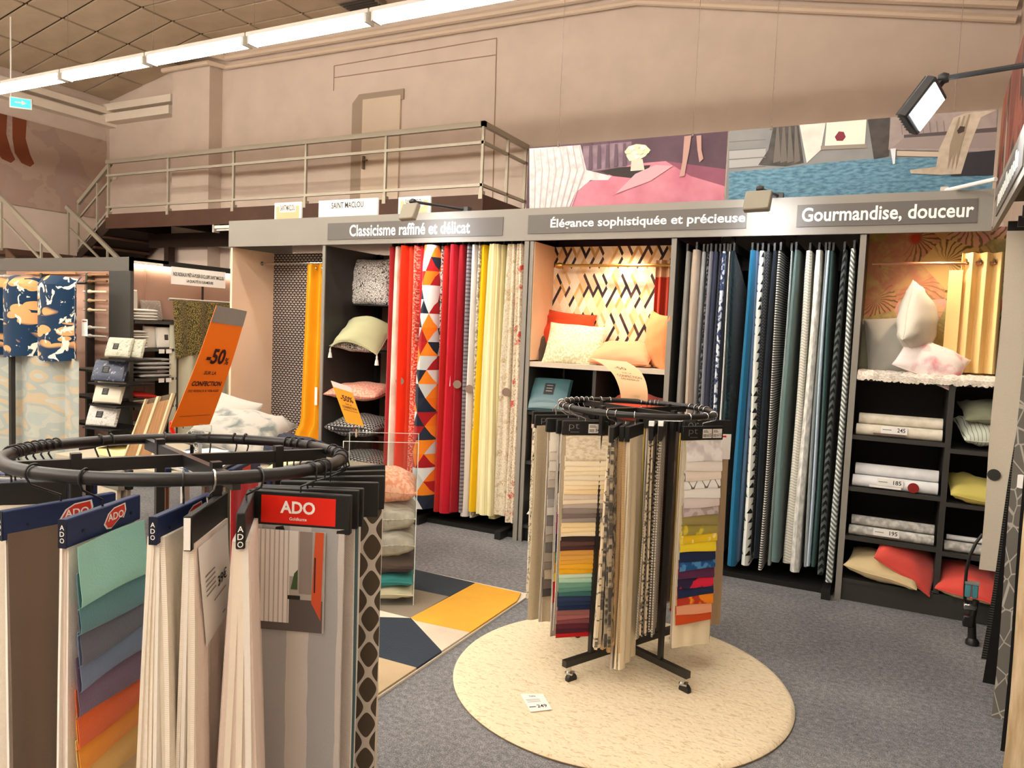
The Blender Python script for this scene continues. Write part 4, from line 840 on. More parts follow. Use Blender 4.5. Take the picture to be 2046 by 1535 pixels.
# red label board with room picture
t, b, ox, oy, zb = place(K1, (500, 977), (703, 990), False, 1.19, label='black hanger board with red ADO label above a room picture and grey sheer', h=.085, L=.225)
f1 = face(ox, oy, .225, .016, .085, zb, -1); f2 = face(ox, oy, .225, .016, .085, zb, -1, .0014); m = MB(); add_rect(m, f1, .13, .2, .86, .9, 0); add_text(m, 'ADO', f2, .32, .46, .66, .78, 1, .03); add_text(m, 'Goldkante', f2, .41, .29, .58, .37, 1); m.build('label', [M_red, M_card], b)
layers(t, ox, oy, zb, [greyv, greyl, offw, greyl], st=.004, sb=.008, H=1.0, L=.205, wave=.003, nw=1.5)
pc = quadfn((ox-.092, oy-.014, zb-.215), (ox+.062, oy-.014, zb-.215), (ox+.062, oy-.014, zb+.004), (ox-.092, oy-.014, zb+.004)); m = MB().sheet(pc, 2, 2, .001); m.build('picture_card', M_card, t)
P_ = lambda k: (lambda u, v: pc(u, v)+Vector((0, -.001-.0003*k, 0))); m = MB()
pm = [mat('pic_wall', '#a8a29c', .5), fab('pic_white', '', pat=p_stripe('#e2ded8', '#b3afa9', .14, .7)), mat('pic_floor', '#5b5350', .5), mat('pic_grey', '#8a807a', .5), mat('pic_orange', '#c9532c', .5), mat('pic_dark', '#26241f', .5), mat('pic_plant', '#3f5a33', .5), mat('pic_light', '#dcdcd6', .5)]
add_rect(m, P_(0), 0, 0, 1, 1, 0); add_rect(m, P_(1), .02, .0, .98, .32, 2); add_rect(m, P_(2), .02, .08, .5, 1, 1); add_rect(m, P_(2), .5, .55, .62, 1, 7); add_ngon(m, P_(3), [(.52, .42), (.62, .42), (.62, .62), (.57, .58)], 6); add_rect(m, P_(3), .48, .32, .66, .36, 5)
add_rect(m, P_(2), .64, .38, .82, 1, 3); add_ngon(m, P_(3), [(.82, .3), (.96, .12), (.98, 1), (.86, 1)], 4); add_rect(m, P_(4), .855, .4, .875, .75, 5); m.build('room_picture', pm, t)
# boards stacked behind it
for i, (pl, pr, mm, lab) in enumerate((((512, 972), (717, 980), [greyl, offw], 'black hanger board with light linen directly behind the red label board'), ((522, 969), (727, 976), [slate, slate, offw], 'black hanger board with slate teal fabric behind the red label board'))):
    t, b, ox, oy, zb = place(K1, pl, pr, False, 1.192, label=lab, h=.085, L=.225); layers(t, ox, oy, zb, mm, H=1.0, L=.215, wave=.002, skew=.004)
for i, (pl, pr, mm, lab) in enumerate((((565, 960), (753, 964), [dkn, dkn], 'black hanger board with dark knit behind the slate teal sample'), ((588, 952), (760, 951), [ogee, ogee, offw], 'black hanger board with taupe ogee lattice fabric'), ((600, 944), (757, 940), [offw, ivory], 'black hanger board with plain offwhite fabric behind the ogee sample'), ((618, 938), (753, 929), [tanb, offw], 'black hanger board with tan fabric, last of the fan behind the red label'))):
    t, b, ox, oy, zb = place(K1, pl, pr, False, 1.185, label=lab, h=.082, L=.225); layers(t, ox-(.026 if i == 0 else 0), oy, zb, mm, H=1.0, L=.19 if i == 0 else .22, wave=.003)
# far side of carousel 1
farc = ['#d8cdb8', '#7a4a3a', '#c9bda6', '#b8202a', '#8f8577', '#e2d7c2', '#b9a14a', '#5b5148', '#d9cfc0', '#a89a86']
for i, px in enumerate((22, 30, 42, 56, 70, 84, 98, 112, 200, 222, 330, 418, 468, 490, 575, 588, 600, 622)):
    a = K1.ang(px, True)
    lab = 'hanger in the dense fan of boards on the navy board carousel, toward the crane curtain' if i < 8 else 'red-labelled hanger on the ring arc around the orange sign clip'
    t, b, ox, oy, zb = hanger(K1, lab, a=a, h=.05, drop=.062, board=(M_blackb, M_navy, mat('grey_sample_board', '#8b877f', .5))[i % 3], group='far samples on the orange sign carousel', twist=random.uniform(-.12, .12))
    layers(t, ox, oy, zb, [fab('far_'+farc[i % 10], farc[i % 10]) if i > 7 else pinkw, fab('far_'+farc[(i*3+1) % 10], farc[(i*3+1) % 10]) if i > 7 else ivory2], st=.004, sb=.012, H=.95, L=.2)
    if i >= 8: m = MB(); add_rect(m, face(ox, oy, .215, .016, .05, zb, 1), .3, .2, .6, .8); add_rect(m, face(ox, oy, .215, .016, .05, zb, -1), .3, .2, .6, .8); m.build('label', M_redl, b)
# orange sign on a clear clip
sp = K1.pt(K1.ang(392, True))+Vector((0, 0, .01)); nn = (Vector((0, 0, 1.3))-sp); nn = Vector((.987, .086, -.10))
S = [atp(339, 855, sp, nn), atp(419, 848, sp, nn), atp(493, 622, sp, nn), atp(432, 610, sp, nn)]
t = thing('discount_sign', 'tall orange -50% sign leaning above the carousel with the navy sample boards', 'sign', sp); S = [p-sp for p in S]
def curved(fn0, bend): return lambda u, v: fn0(u, v)+nn.normalized()*(bend*math.sin(v*math.pi))
M_or = mat('orange_sign', '#fb7d14', .4, spec=.4)
f0 = curved(quadfn(*S), .006); MB().sheet(lambda u, v: f0(u, v), 4, 10, .0012).build('plate', M_or, t)
off = (S[1]-S[0]).cross(S[3]-S[0]).normalized(); off = off if off.dot(CC-sp) > 0 else -off
f1 = lambda u, v: f0(u, v)+off*.0016; f2 = lambda u, v: f0(u, v)+off*.0024
m = MB(); add_rect(m, f1, 0, .86, 1, 1, 0); m.build('picture_band', mat('sign_grey', rough=.5, pat=p_multi(['#8f8a86', '#b3aeaa', '#5c5856', '#a39e9b'], 90, 2)), t)
M_aub = mat('sign_print', '#3a1420', .5)
for st, u0, v0, u1, v1, bo in (('-50', .22, .52, .74, .65, .03), ('%', .76, .52, .88, .58, .012), ('SUR LA', .3, .43, .64, .46, .02), ('CONFECTION', .08, .335, .88, .375, .03), ('DES RIDEAUX & VOILAGES', .06, .285, .88, .305, .012)):
    m = MB(); add_text(m, st, f2, u0, v0, u1, v1, 0, bo); m.build('lettering', M_aub, t)
m = MB(); add_rect(m, f2, .1, .085, .9, .088, 0); m.build('printed_rule', M_aub, t)
MB().box((0, 0, -.005), (.05, .02, .03), bev=.004).box((.003, 0, .022), (.11, .004, .018)).box((.004, -.004, -.045), (.028, .024, .05), bev=.005).build('clear_clip', M_clear, t)
MB().tube([(-.075, -.01, -.01), (-.085, -.012, .012), (-.08, -.014, .03)], .006, 6).build('red_tie', M_red, t)
# ---- carousel 2
K2 = Ring((-1.049, 3.339, 1.224), -.011, -.004, math.radians(65), 'black wheeled carousel rack standing on the round cream rug')
def pt_face(t, b, ox, oy, zb, side, L=.215, h=.062, prices=('345',), txt='pt'):
    fn = face(ox, oy, L, .016, h, zb, side); m = MB(); add_text(m, txt, fn, .14, .3, .36, .8, 0, -.02); add_rect(m, fn, .17, .2, .36, .225); m.build('logo_lettering', M_greyp, b)
    for i, pr in enumerate(prices): price_sticker(t, face(ox, oy, L, .016, h, zb, side, .001), (.56 if len(prices) == 1 else .48)+.25*i, .14, (.86 if len(prices) == 1 else .71)+.25*i, .8, pr, b)
Z2 = 1.168
cr1 = fab('cream_dam', '', pat=p_noise('#e8ddc6', '#d3c4a6', 40, .45, .6)); rawl = fab('raw_linen', '', pat=p_weave('#a8977c', '#cbbb9d', .006)); gry = fab('sample_grey', '#b3aaa0'); grn = fab('green_leaf_sample', '', pat=p_leaf('#e9e6d6', '#79b34a', '#5d9a3a', '#e9e6d6', 8, 20, '#3f6a2a')); bwl = fab('black_leaf_sample', '', pat=p_floral('#ece2cc', '#2a2722', '#d8c7a2', 10, .3))
swl = lambda cs: [fab('sw_'+c, c) for c in cs]
t, b, ox, oy, zb = place(K2, (1062, 822), (1146, 822), True, Z2+.004, label='black pt hanger with green and black leaf fabric, outermost on the rug carousel', h=.062, hook=M_chrome); layers(t, ox, oy, zb, [grn, bwl, bwl], H=.9)
t, b, ox, oy, zb = place(K2, (1069, 829), (1152, 829), True, Z2, label='black pt hanger with plain raw linen', h=.062, hook=M_chrome); pt_face(t, b, ox, oy, zb, 1, prices=()); layers(t, ox, oy, zb, [gry, rawl, rawl, rawl], st=.005, sb=.008, H=.93)
t, b, ox, oy, zb = place(K2, (1094, 836), (1176, 836), True, Z2, label='black hanger with white to grey swatch fan', h=.062, hook=M_chrome); layers(t, ox, oy-.003, zb, [gry, rawl], H=.93)
waterfall(t, ox, oy, zb, swl(['#e9e2d2', '#e2d8c6', '#e6dfd2', '#cfc4b4', '#c2b8aa', '#8f8a84', '#a7a29b', '#d3cdc2', '#7d7873', '#b5ada0', '#a89d8d', '#6b665f', '#9a8f80', '#857a6c', '#b9a98f', '#6f665c', '#4d4741']), 1, dz=.042, curl=.01)
t, b, ox, oy, zb = place(K2, (1115, 839), (1197, 839), True, Z2, label='black hanger with dark, cream, plum and red swatch fan', h=.062, hook=M_chrome); layers(t, ox, oy-.003, zb, [gry, gry], H=.95)
waterfall(t, ox, oy, zb, swl(['#ddd2bb', '#c9bda8', '#2b2624', '#3a322e', '#4b3d36', '#d8c9ae', '#e2d3b3', '#7a3a50', '#8a3a56', '#2a2342', '#1c2140', '#4a7a72', '#b88a2e', '#d9b52a', '#c81c20', '#a01518']), 1, dz=.045, curl=.01)
t, b, ox, oy, zb = place(K2, (1129, 841), (1210, 842), True, Z2, label='black pt hanger with cream to crimson rainbow of narrow swatches', h=.062, hook=M_chrome); pt_face(t, b, ox, oy, zb, 1)
layers(t, ox, oy-.003, zb, [fab('grey_check', '', pat=p_weave('#9a9389', '#c9c2b8', .008)), rawl], H=.93, L=.215)
rb = ['#f1e4c8', '#f3e6c6', '#efe0be', '#e9dcc4', '#f0dfbe', '#f0ddb4', '#eed6a8', '#d6c6b4', '#e8d9bf', '#b5a99f', '#8c827b', '#776b65', '#988e86', '#e8d2a2', '#f0daa8', '#ead8b6', '#332725', '#573d35', '#472c2d', '#cf9848', '#d8a34c', '#dfa63a', '#e4ac2c', '#e1a61e', '#bfd6c2', '#a6cdb6', '#6c9a8a', '#58877d', '#3a6664', '#283557', '#20304e', '#1b294a', '#8a5a58', '#9c5f60', '#784347', '#582330', '#471d2a', '#b5181e']
waterfall(t, ox, oy, zb, [cr1]+swl(rb), 1, L=.195, first=.115, dz=.0212, curl=.006)
ikat = fab('dark_ikat', '', pat=p_noise('#4a453f', '#a8987c', 30, .45, .55, 3, 1, .4, 2)); jute = fab('jute_weave', '', pat=p_weave('#b08f62', '#d6b88a', .007)); crm = fab('cream_plain', '#e6d9bb'); bran = fab('branch_print', '', pat=p_maze('#6a5f52', '#d0c0a2', 30, .03, 1, .5)); darkp = fab('dark_plait', '', pat=p_zig('#2a2624', '#8b7f6f', .02, .02, .02)); beadw = fab('bead_weave', '', pat=p_weave('#57514a', '#d9d0c0', .012))
for pl, pr, ms, lab, sb, H in (((1216, 859), (1243, 840), [bran, ikat, ikat, ikat], 'black hanger end-on with dark ikat and branch print', .02, .95), ((1237, 856), (1262, 839), [jute, jute, jute, jute], 'black hanger end-on with coarse jute fabric', .022, .98), ((1250, 854), (1286, 843), [gry, crm, crm, crm], 'grey sleeved hanger with plain cream fabric', .014, 1.06), ((1300, 853), (1312, 840), [beadw, bran, darkp, bran], 'black hanger end-on with plaited and branch fabrics', .01, .95), ((1319, 853), (1328, 840), [darkp, beadw, beadw], 'black hanger end-on with bead weave fabric', .012, .93)):
    t, b, ox, oy, zb = place(K2, pl, pr, True, Z2, label=lab, h=.065, hook=M_chrome, tk=.02); layers(t, ox, oy, zb, ms, st=.005, sb=sb, H=H-.04, wave=.006, L=.2)
    if '1300' in str(pl) or '1319' in str(pl): MB().box((ox+.1, oy, zb+.075), (.03, .022, .02)).build('card_tag', M_card, b)
orp = fab('brown_sheet', '#b39d7e'); 
t, b, ox, oy, zb = place(K2, (1368, 838), (1459, 840), False, Z2+.006, label='large black hanger with tan sheet and white tag behind the pt board', h=.07, hook=M_chrome, L=.235); layers(t, ox, oy, zb, [orp, orp], st=.004, sb=.006, H=.93, L=.235)
fn = face(ox, oy, .235, .016, .07, zb, -1); m = MB(); add_text(m, 'or', fn, .08, .3, .3, .8, 0, -.02); m.build('logo_lettering', M_greyp, b); MB().box((ox+.09, oy-.014, zb-.055), (.055, .001, .12)).build('paper_tag', M_card, t); MB().box((ox+.08, oy-.015, zb-.006), (.025, .001, .008)).build('tag_stripe', M_red, t)
t, b, ox, oy, zb = place(K2, (1358, 852), (1449, 851), False, Z2, label='black pt hanger with white, yellow, navy and rust swatch fan', h=.062, hook=M_chrome); pt_face(t, b, ox, oy, zb, -1, prices=('615', '615'))
layers(t, ox, oy+.003, zb, [crm, gry, fab('beige_ground', '#cdb89c')], st=.004, sb=.012, H=.97, L=.215)
n1 = [fab('sw_wleaf', '', pat=p_noise('#efedeb', '#d2cfce', 14, .45, .55, 2, 1, .5)), '#ece6dd', '#e8dccf', fab('sw_ring', '', pat=p_ogee('#eeeeea', '#6b6a66', .07, .05)), '#eceae5', '#dcd1cd', fab('sw_mauve', '', pat=p_noise('#c4b8b6', '#a89a98', 25, .5, .55)), '#978a52', fab('sw_olive', '', pat=p_noise('#9c8f45', '#d8c43a', 12, .55, .6)), fab('sw_yelp', '', pat=p_noise('#e6c222', '#f2e39a', 20, .55, .6)), '#eed42c', '#1b2646', fab('sw_bluep', '', pat=p_noise('#1d4f86', '#4a8abf', 18, .5, .55)), '#532648', fab('sw_pinkp', '', pat=p_noise('#2a1f40', '#d3213f', 14, .48, .52)), '#1d294c', fab('sw_orap', '', pat=p_noise('#b5361f', '#ee8a1c', 14, .5, .54)), '#e6a27c', '#c64a1a']
waterfall(t, ox-.008, oy, zb, [x if not isinstance(x, str) else fab('sw_'+x, x) for x in n1], -1, L=.19, first=.095, dz=.0405, curl=.011, yo=.02)
for i, px in enumerate((1142, 1152, 1162, 1172, 1182, 1200, 1218, 1282, 1292, 1300, 1309, 1316, 1380, 1392, 1402)):
    a = K2.ang(px, True); t, b, ox, oy, zb = hanger(K2, 'plain sample hanger on the rug carousel, on the arc toward the display wall', a=a, h=.06, drop=.056, hook=M_chrome, group='far samples on the rug carousel', twist=random.uniform(-.1, .1))
    layers(t, ox, oy, zb, [fab('far_'+farc[(i*2) % 10], farc[(i*2) % 10]), fab('far_'+farc[(i*3+4) % 10], farc[(i*3+4) % 10])], st=.004, sb=.012, H=.88, L=.2)
# curled peach sign on carousel 2
sp = K2.pt(K2.ang(1270, True)); t = thing('curled_sign', 'curled peach promotion sign above the rug carousel', 'sign', sp)
Lp = [(1241, 798), (1237, 775), (1225, 748), (1205, 729), (1180, 716)]; Rp = [(1294, 802), (1294, 782), (1288, 757), (1275, 738), (1252, 723)]; dy = [0, -.004, .012, .05, .11]
LL = [at(*p, 'y', sp.y+d)-sp for p, d in zip(Lp, dy)]; RL = [at(*p, 'y', sp.y+d)-sp for p, d in zip(Rp, dy)]
def crv(u, v):
    x = v*4; i = min(3, int(x)); f = x-i
    def cat(P): 
        p0, p1, p2, p3 = P[max(i-1, 0)], P[i], P[i+1], P[min(i+2, 4)]; return .5*((2*p1)+(p2-p0)*f+(2*p0-5*p1+4*p2-p3)*f*f+(3*p1-p0-3*p2+p3)*f**3)
    return cat(LL)*(1-u)+cat(RL)*u
MB().sheet(crv, 4, 16, .0012).build('plate', mat('peach_sign', '#e8b98c', .4), t); g2 = lambda u, v: crv(u, v)+Vector((.001, -.002, .001))
m = MB(); add_text(m, '-50', g2, .25, .66, .6, .74, 0); add_text(m, 'SUR LA', g2, .35, .56, .65, .59, 0); add_text(m, 'CONFECTION', g2, .12, .47, .9, .52, 0); add_text(m, 'DES RIDEAUX', g2, .2, .42, .8, .45, 0); m.build('lettering', mat('sign_brown', '#6b4a35', .5), t)
MB().box((.0, 0, .01), (.03, .015, .04), bev=.003).box((0, -.002, .04), (.05, .004, .03)).build('clear_clip', M_clear, t)
# ------------------------------------------------------------------ cushions
def cushion(label, loc, rot, w, h, t, m, name='cushion', bend=0, wr=.006, piping=None, tassels=None, two=None, seed=None, group=None, pinch=.06, pw=.42, tag=False):
    o = thing(name, label, 'cushion', loc, rot, group); rnd = random.Random(seed if seed is not None else label); ph = [rnd.random()*6.28 for _ in range(6)]; N = 16
    def pt(u, v, sg):
        x = w/2*u*(1-pinch*(1-v*v)); y = h/2*v*(1-pinch*(1-u*u)); e = max(0, (1-u**2)*(1-v**2)); z = sg*t/2*e**pw
        z += sg*wr*min(1, e*6)*(math.sin(7*u+3*v+ph[0])*.6+math.sin(11*v-5*u+ph[1])*.5)+wr*.8*math.sin(4*u*v+ph[2])
        rim = max(abs(u), abs(v)); z += sg*wr*1.3*math.sin(26*(u if abs(v) > abs(u) else v)+ph[3])*max(0, 1-abs(rim-.82)/.2)*.6
        z -= bend*(u*u); return Vector((x, y, z))
    def side(sg):
        vs = []; fs = []; uu = []
        for j in range(N+1):
            for i in range(N+1):
                a = math.sin((2*i/N-1)*math.pi/2); b = math.sin((2*j/N-1)*math.pi/2); vs.append(pt(a, b, sg))
        for j in range(N):
            for i in range(N):
                q = (j*(N+1)+i, j*(N+1)+i+1, (j+1)*(N+1)+i+1, (j+1)*(N+1)+i); q = q if sg > 0 else q[::-1]; fs.append(q); uu.append([(vs[k].x, vs[k].y) for k in q])
        return vs, fs, uu
    mb = MB(); v, f, u = side(1); mb.add(v, f, u, 0); v, f, u = side(-1); mb.add(v, f, u, 1 if two else 0)
    mb.build('cover', [m, two] if two else m, o)
    P = []
    for k in range(48):
        s_ = k/12; i = int(s_); fr = s_-i; a = math.sin((2*fr-1)*math.pi/2); uv = [(a, -1), (1, a), (-a, 1), (-1, -a)][i]; P.append(pt(uv[0]*.999, uv[1]*.999, 0))
    MB().tube(P, .0035 if not piping else .006, 5, closed=True).build('piping', piping or m, o)
    if tassels:
        for a, b in ((-1, -1), (1, -1), (-1, 1), (1, 1)):
            p = pt(a, b, 0); mt = Matrix.Identity(3); inv = o.rotation_euler.to_matrix().inverted(); d = inv@Vector((0, 0, -1))
            mb = MB().tube([p, p+d*.02, p+d*.03, p+d*.05, p+d*.085], [.004, .009, .007, .014, .019], 10); mb.build('tassel', tassels, o)
    if tag: MB().box((w*.3, -h/2-.01, 0), (.035, .03, .002)).build('care_tag', M_card, o)
    return o
def A(px, py, y): return at(px, py, 'y', y)
PI2 = math.pi/2
scrib = fab('scribble_white', '', pat=p_maze('#262626', '#ece8e2', 55, .045)); maze2 = fab('maze_white', '', pat=p_maze('#3a3a3c', '#e4e1da', 75, .06)); khaki = fab('pale_khaki', '#b5b68f'); salm = fab('salmon_print', '', pat=p_noise('#e8927a', '#f2b8a2', 60, .45, .55)); scald = fab('scallop_dark_fabric', '', pat=p_scallop('#d8d5ce', '#2c2b2d', '#2c2b2d', .035))
p = A(741, 576, 5.36); cushion('white cushion with black scribble print upright on the top shelf', (p.x, p.y, 1.74+.20), (PI2-.12, 0, .05), .42, .41, .13, scrib)
p = A(718, 664, 5.08); cushion('pale khaki cushion with white tassels draped over the maze cushion', (p.x, p.y, 1.52), (.75, .1, .12), .46, .34, .1, khaki, bend=.10, tassels=fab('tassel_white', '#e9e6e0'))
p = A(722, 706, 5.22); cushion('flat white cushion with small black maze print below the tassel cushion', (p.x+.02, p.y+.02, 1.39), (.1, 0, .1), .46, .4, .12, maze2)
p = A(715, 815, 5.2); cushion('salmon printed cushion lying in the tall shelf column', (p.x+.03, p.y, .985), (.12, 0, .15), .5, .42, .14, salm)
p = A(718, 900, 5.2); cushion('black scallop print cushion lying below the salmon one', (p.x+.02, p.y, .69), (.12, 0, .05), .5, .42, .18, scald)
p = A(725, 960, 5.2); cushion('black scallop print cushion lying lowest in the shelf column', (p.x+.02, p.y, .38), (.05, 0, .05), .5, .42, .18, scald)
# bay 3
rust = fab('rust_ruffle', '#c4411f'); sage = fab('sage_damask', '', pat=p_noise('#c8c49a', '#e2dcc0', 60, .45, .55)); peach = fab('peach_satin', '#eda077', rough=.6); apri = fab('apricot_linen', '', pat=p_weave('#e08a52', '#eda46c', .006))
p = A(1135, 655, 5.22); cushion('rust red ruffled cushion leaning behind the sage cushion', (p.x-.02, p.y, 1.535), (PI2-.2, .10, .05), .42, .38, .1, rust, pinch=.09, wr=.01)
p = A(1092, 685, 5.2); cushion('dark taupe cushion wedged beside the rust cushion', (p.x+.01, p.y, 1.44), (PI2-.25, -.2, 1.2), .26, .22, .07, fab('dark_taupe', '#6a5a4c'))
p = A(1148, 678, 5.08); cushion('sage damask cushion propped on the pale niche shelf', (p.x, p.y, 1.475), (PI2-.45, .05, .12), .43, .33, .13, sage)
p = A(1245, 690, 5.1); cushion('glowing peach satin bolster cushion lying on the niche shelf', (p.x, p.y, 1.425), (.5, .0, .02), .44, .26, .17, peach, pinch=.02, pw=.5)
p = A(1318, 668, 5.1); cushion('apricot linen cushion standing against the niche side', (p.x-.01, p.y, 1.53), (PI2, .12, -.95), .37, .38, .13, apri)
o = thing('eyelet_curtain', 'brick red curtain with cream header at the side of the diamond niche', 'curtain', (-1.46, 5.24, 1.36))
def pleats(x0, x1, y, z0, z1, n, amp): return lambda u, v: (x0+(x1-x0)*u, y+amp*math.sin(u*n*6.283), z0+(z1-z0)*v)
MB().sheet(pleats(-.10, .075, 0, .0, .62, 3.0, .024), 30, 6, .002, .3, .6).build('cloth', fab('brick_red', '#a8321a'), o); MB().sheet(pleats(-.10, .075, 0, .62, .74, 3.0, .024), 30, 2, .002, .3, .1).build('header_band', fab('tan_band', '#c79c72'), o)
for x in (-.02, .03, .07): MB().lathe([(.011, -.003), (.018, -.003), (.018, .003), (.011, .003)], (x, -.004, .70), 12, axis=Vector((1, 0, 0))).build('eyelet', M_brass, o)
p = A(1100, 775, 5.02)
def pack(label, loc, rot, w, h, t, m, lab=M_blackb, lpos=(0, .1), lsz=(.3, .3), group=None, name='curtain_pack', zipper=False, extra=True):
    o = thing(name, label, 'textile pack', loc, rot, group); b = MB(); n = 8
    def pt(u, v, sg): e = max(0, (1-u**4)*(1-v**4)); return Vector((w/2*u, h/2*v, sg*t/2*e**.35))
    for sg in (1, -1):
        vs = [pt(math.sin((2*i/n-1)*PI2), math.sin((2*j/n-1)*PI2), sg) for j in range(n+1) for i in range(n+1)]; fs = []
        for j in range(n):
            for i in range(n): q = (j*(n+1)+i, j*(n+1)+i+1, (j+1)*(n+1)+i+1, (j+1)*(n+1)+i); fs.append(q if sg > 0 else q[::-1])
        b.add(vs, fs, [[(vs[k].x, vs[k].y) for k in f] for f in fs])
    b.build('wrapped_textile', m, o)
    if extra:
        z = t/2+.0008; m2 = MB(); fn = quadfn((-w/2, -h/2, z), (w/2, -h/2, z), (w/2, h/2, z), (-w/2, h/2, z)); cu, cv = .5+lpos[0], .5+lpos[1]
        add_rect(m2, fn, cu-lsz[0]/2, cv-lsz[1]/2, cu+lsz[0]/2, cv+lsz[1]/2); m2.build('label', lab, o)
        m3 = MB(); f3 = quadfn((-w/2, -h/2, z+.0006), (w/2, -h/2, z+.0006), (w/2, h/2, z+.0006), (-w/2, h/2, z+.0006))
        for i in range(3): add_rect(m3, f3, cu-lsz[0]*.3, cv+lsz[1]*(.28-.25*i), cu+lsz[0]*.3, cv+lsz[1]*(.34-.25*i))
        m3.build('label_lines', M_greyp if lab is not M_card else M_print, o)
    if zipper: MB().tube([(-w/2+.02, h/2-.01, t*.2), (w/2-.02, h/2-.01, t*.2)], .004, 6).build('zipper', M_chrome, o)
    return o
pack('teal bedding set in a zipped clear bag leaning in the dark compartment', (p.x, p.y, 1.10), (PI2-.55, 0, .1), .30, .27, .09, mat('teal_plastic', '#46686e', .25, spec=.6), lsz=(.26, .34), zipper=True)
p = A(1275, 790, 5.05); cushion('brick red cushion lying in the dark compartment behind the peach sign', (p.x, p.y, 1.06), (.25, 0, 0), .42, .36, .16, fab('brick_cush', '#b23a26'))
o = thing('storage_box', 'pale pink storage box on the shelf under the teal bedding bag', 'box', (-2.14, 5.15, .605)); MB().bx(-.22, .22, -.16, .16, 0, .32, bev=.008).build('body', mat('pale_pink_box', '#dcc0ae', .6), o); MB().bx(-.225, .225, -.165, .165, .24, .3, bev=.004).build('lid', mat('pale_pink_lid', '#e4ccbc', .6), o)
cushion('white cushion in the low compartment beside the floral curtains', (-2.15, 5.1, .27), (.2, 0, .2), .42, .36, .16, fab('white_cush', '#ddd8ce'))
cushion('grey cushion in the low compartment behind the rug carousel', (-1.62, 5.15, .27), (.2, 0, 0), .42, .36, .16, fab('grey_cush', '#9a968e'))
# bay 4 niche
o = thing('shaggy_throw', 'pale shaggy throw spread over the niche shelf with hanging edge', 'throw', (.2, 5.1, 1.372)); rnd = random.Random(3)
def shag(u, v):
    x = -.40+.81*u; n = .010*math.sin(37*u+5*v)+.008*math.sin(61*v+23*u)
    if v < .22: d = (.22-v)/.22; return (x, -.158+.004*math.sin(50*u), .012-.026*d*(1+.5*rnd.random()+.12*math.sin(23*u+3*math.sin(9*u))))
    return (x, -.155+(v-.22)/.78*.3, .016+abs(n))
MB().sheet(shag, 90, 16, .014, .8, .4).build('pile', fab('shaggy_cream', '', pat=p_noise('#d8cdbd', '#f0e8dc', 70, .4, .6), bump=.8, bscale=120), o)
gvel = fab('grey_velvet', '#a7a49a', sheen=.5); cream = fab('cream_satin', '#d9d4c6'); tagp = fab('pink_marble', '', pat=p_noise('#f3e6e2', '#e08a96', 9, .5, .7, 4))
p = A(1752, 685, 5.28); cushion('grey green cushion at the back of the tropical niche', (p.x+.01, p.y, 1.55), (PI2-.1, 0, .25), .3, .36, .08, fab('grey_green', '#9d9a84'), tag=True)
p = A(1782, 688, 5.2); cushion('grey velvet cushion leaning in the tropical niche', (p.x+.01, p.y, 1.56), (PI2-.25, -.12, .1), .31, .37, .15, gvel, tag=True)
p = A(1835, 628, 5.12); cushion('cream satin cushion standing on its corner in the tropical niche', (p.x, p.y, 1.705), (PI2-.05, .38, 1.2), .37, .38, .19, cream)
p = A(1862, 712, 5.06); cushion('white cushion with pink marbling in front of the cream satin one', (p.x, p.y, 1.475), (PI2-.6, .42, .05), .36, .25, .13, tagp)
o = thing('eyelet_curtain', 'butter yellow eyelet curtain hanging in the tropical niche', 'curtain', (.345, 5.15, 1.42)); MB().sheet(pleats(-.04, .17, 0, 0, .70, 3.0, .03), 36, 8, .003, .5, .7).build('cloth', fab('butter_yellow', '#efcf8e'), o)
MB().sheet(lambda u, v: (-.10+.07*u, .012-.02*u, .6*v+.0), 4, 6, .003, .1, .7).build('cloth_edge', fab('butter_yellow', '#efcf8e'), o)
for x in (-.02, .05, .12): MB().lathe([(.011, -.003), (.017, -.003), (.017, .003), (.011, .003)], (x, -.01, .65), 12, axis=Vector((1, .3, 0))).build('eyelet', M_chrome, o)
# rolls in the shelf cabinet
M_rollw = mat('roll_cream', rough=.6, pat=p_noise('#d6cdb8', '#e6dfcf', 14, .4, .6)); M_rollx = mat('roll_white', rough=.5, pat=p_noise('#d8d8da', '#efefef', 9, .35, .65)); M_rollg = mat('roll_grey_marble', rough=.5, pat=p_noise('#a3a19b', '#d2cfc8', 24, .4, .6))
def roll(label, x0, x1, y, z, r, m, num=None, lx=.5, red=False, blk=False):
    o = thing('vinyl_roll', label, 'roll', ((x0+x1)/2, y, z)); L = (x1-x0)/2
    MB().tube([(-L, 0, 0), (L, 0, 0)], r, 20).build('roll_body', m, o)
    for sg in (-1, 1): MB().lathe([(r*.3, 0), (r*.35, .002), (r*.9, .002), (r*.92, 0)], (sg*L, 0, 0), 18, axis=Vector((sg, 0, 0))).build('roll_end', M_greyp, o)
    if num:
        x = -L+2*L*lx; f = quadfn((x-.07, -r-.004, -.01), (x+.07, -r-.004, -.01), (x+.07, -r-.004, .035), (x-.07, -r-.004, .035)); m_ = MB(); add_rect(m_, f, 0, 0, 1, 1, 0); f2 = lambda u, v: f(u, v)+Vector((0, -.0006, 0)); add_text(m_, num, f2, .62, .25, .92, .8, 1); add_rect(m_, f2, .06, .45, .4, .55, 2); m_.build('price_label', [M_card, M_print, M_greyp], o)
        f = quadfn((x-.11, -r-.002, -r*.7), (x+.06, -r-.002, -r*.7), (x+.06, -r-.002, -.012), (x-.11, -r-.002, -.012)); m_ = MB(); add_rect(m_, f, 0, 0, 1, 1, 0); m_.build('sleeve_label', mat('sleeve_brown', '#6b5a50', .5) if blk else M_card, o)
    if red: MB().lathe([(0, 0), (.03, 0), (.03, .002), (0, .002)], (.1, -r-.002, -.004), 16, axis=Vector((0, -1, 0))).build('red_sticker', mat('dark_red_sticker', '#8f2020', .5), o)
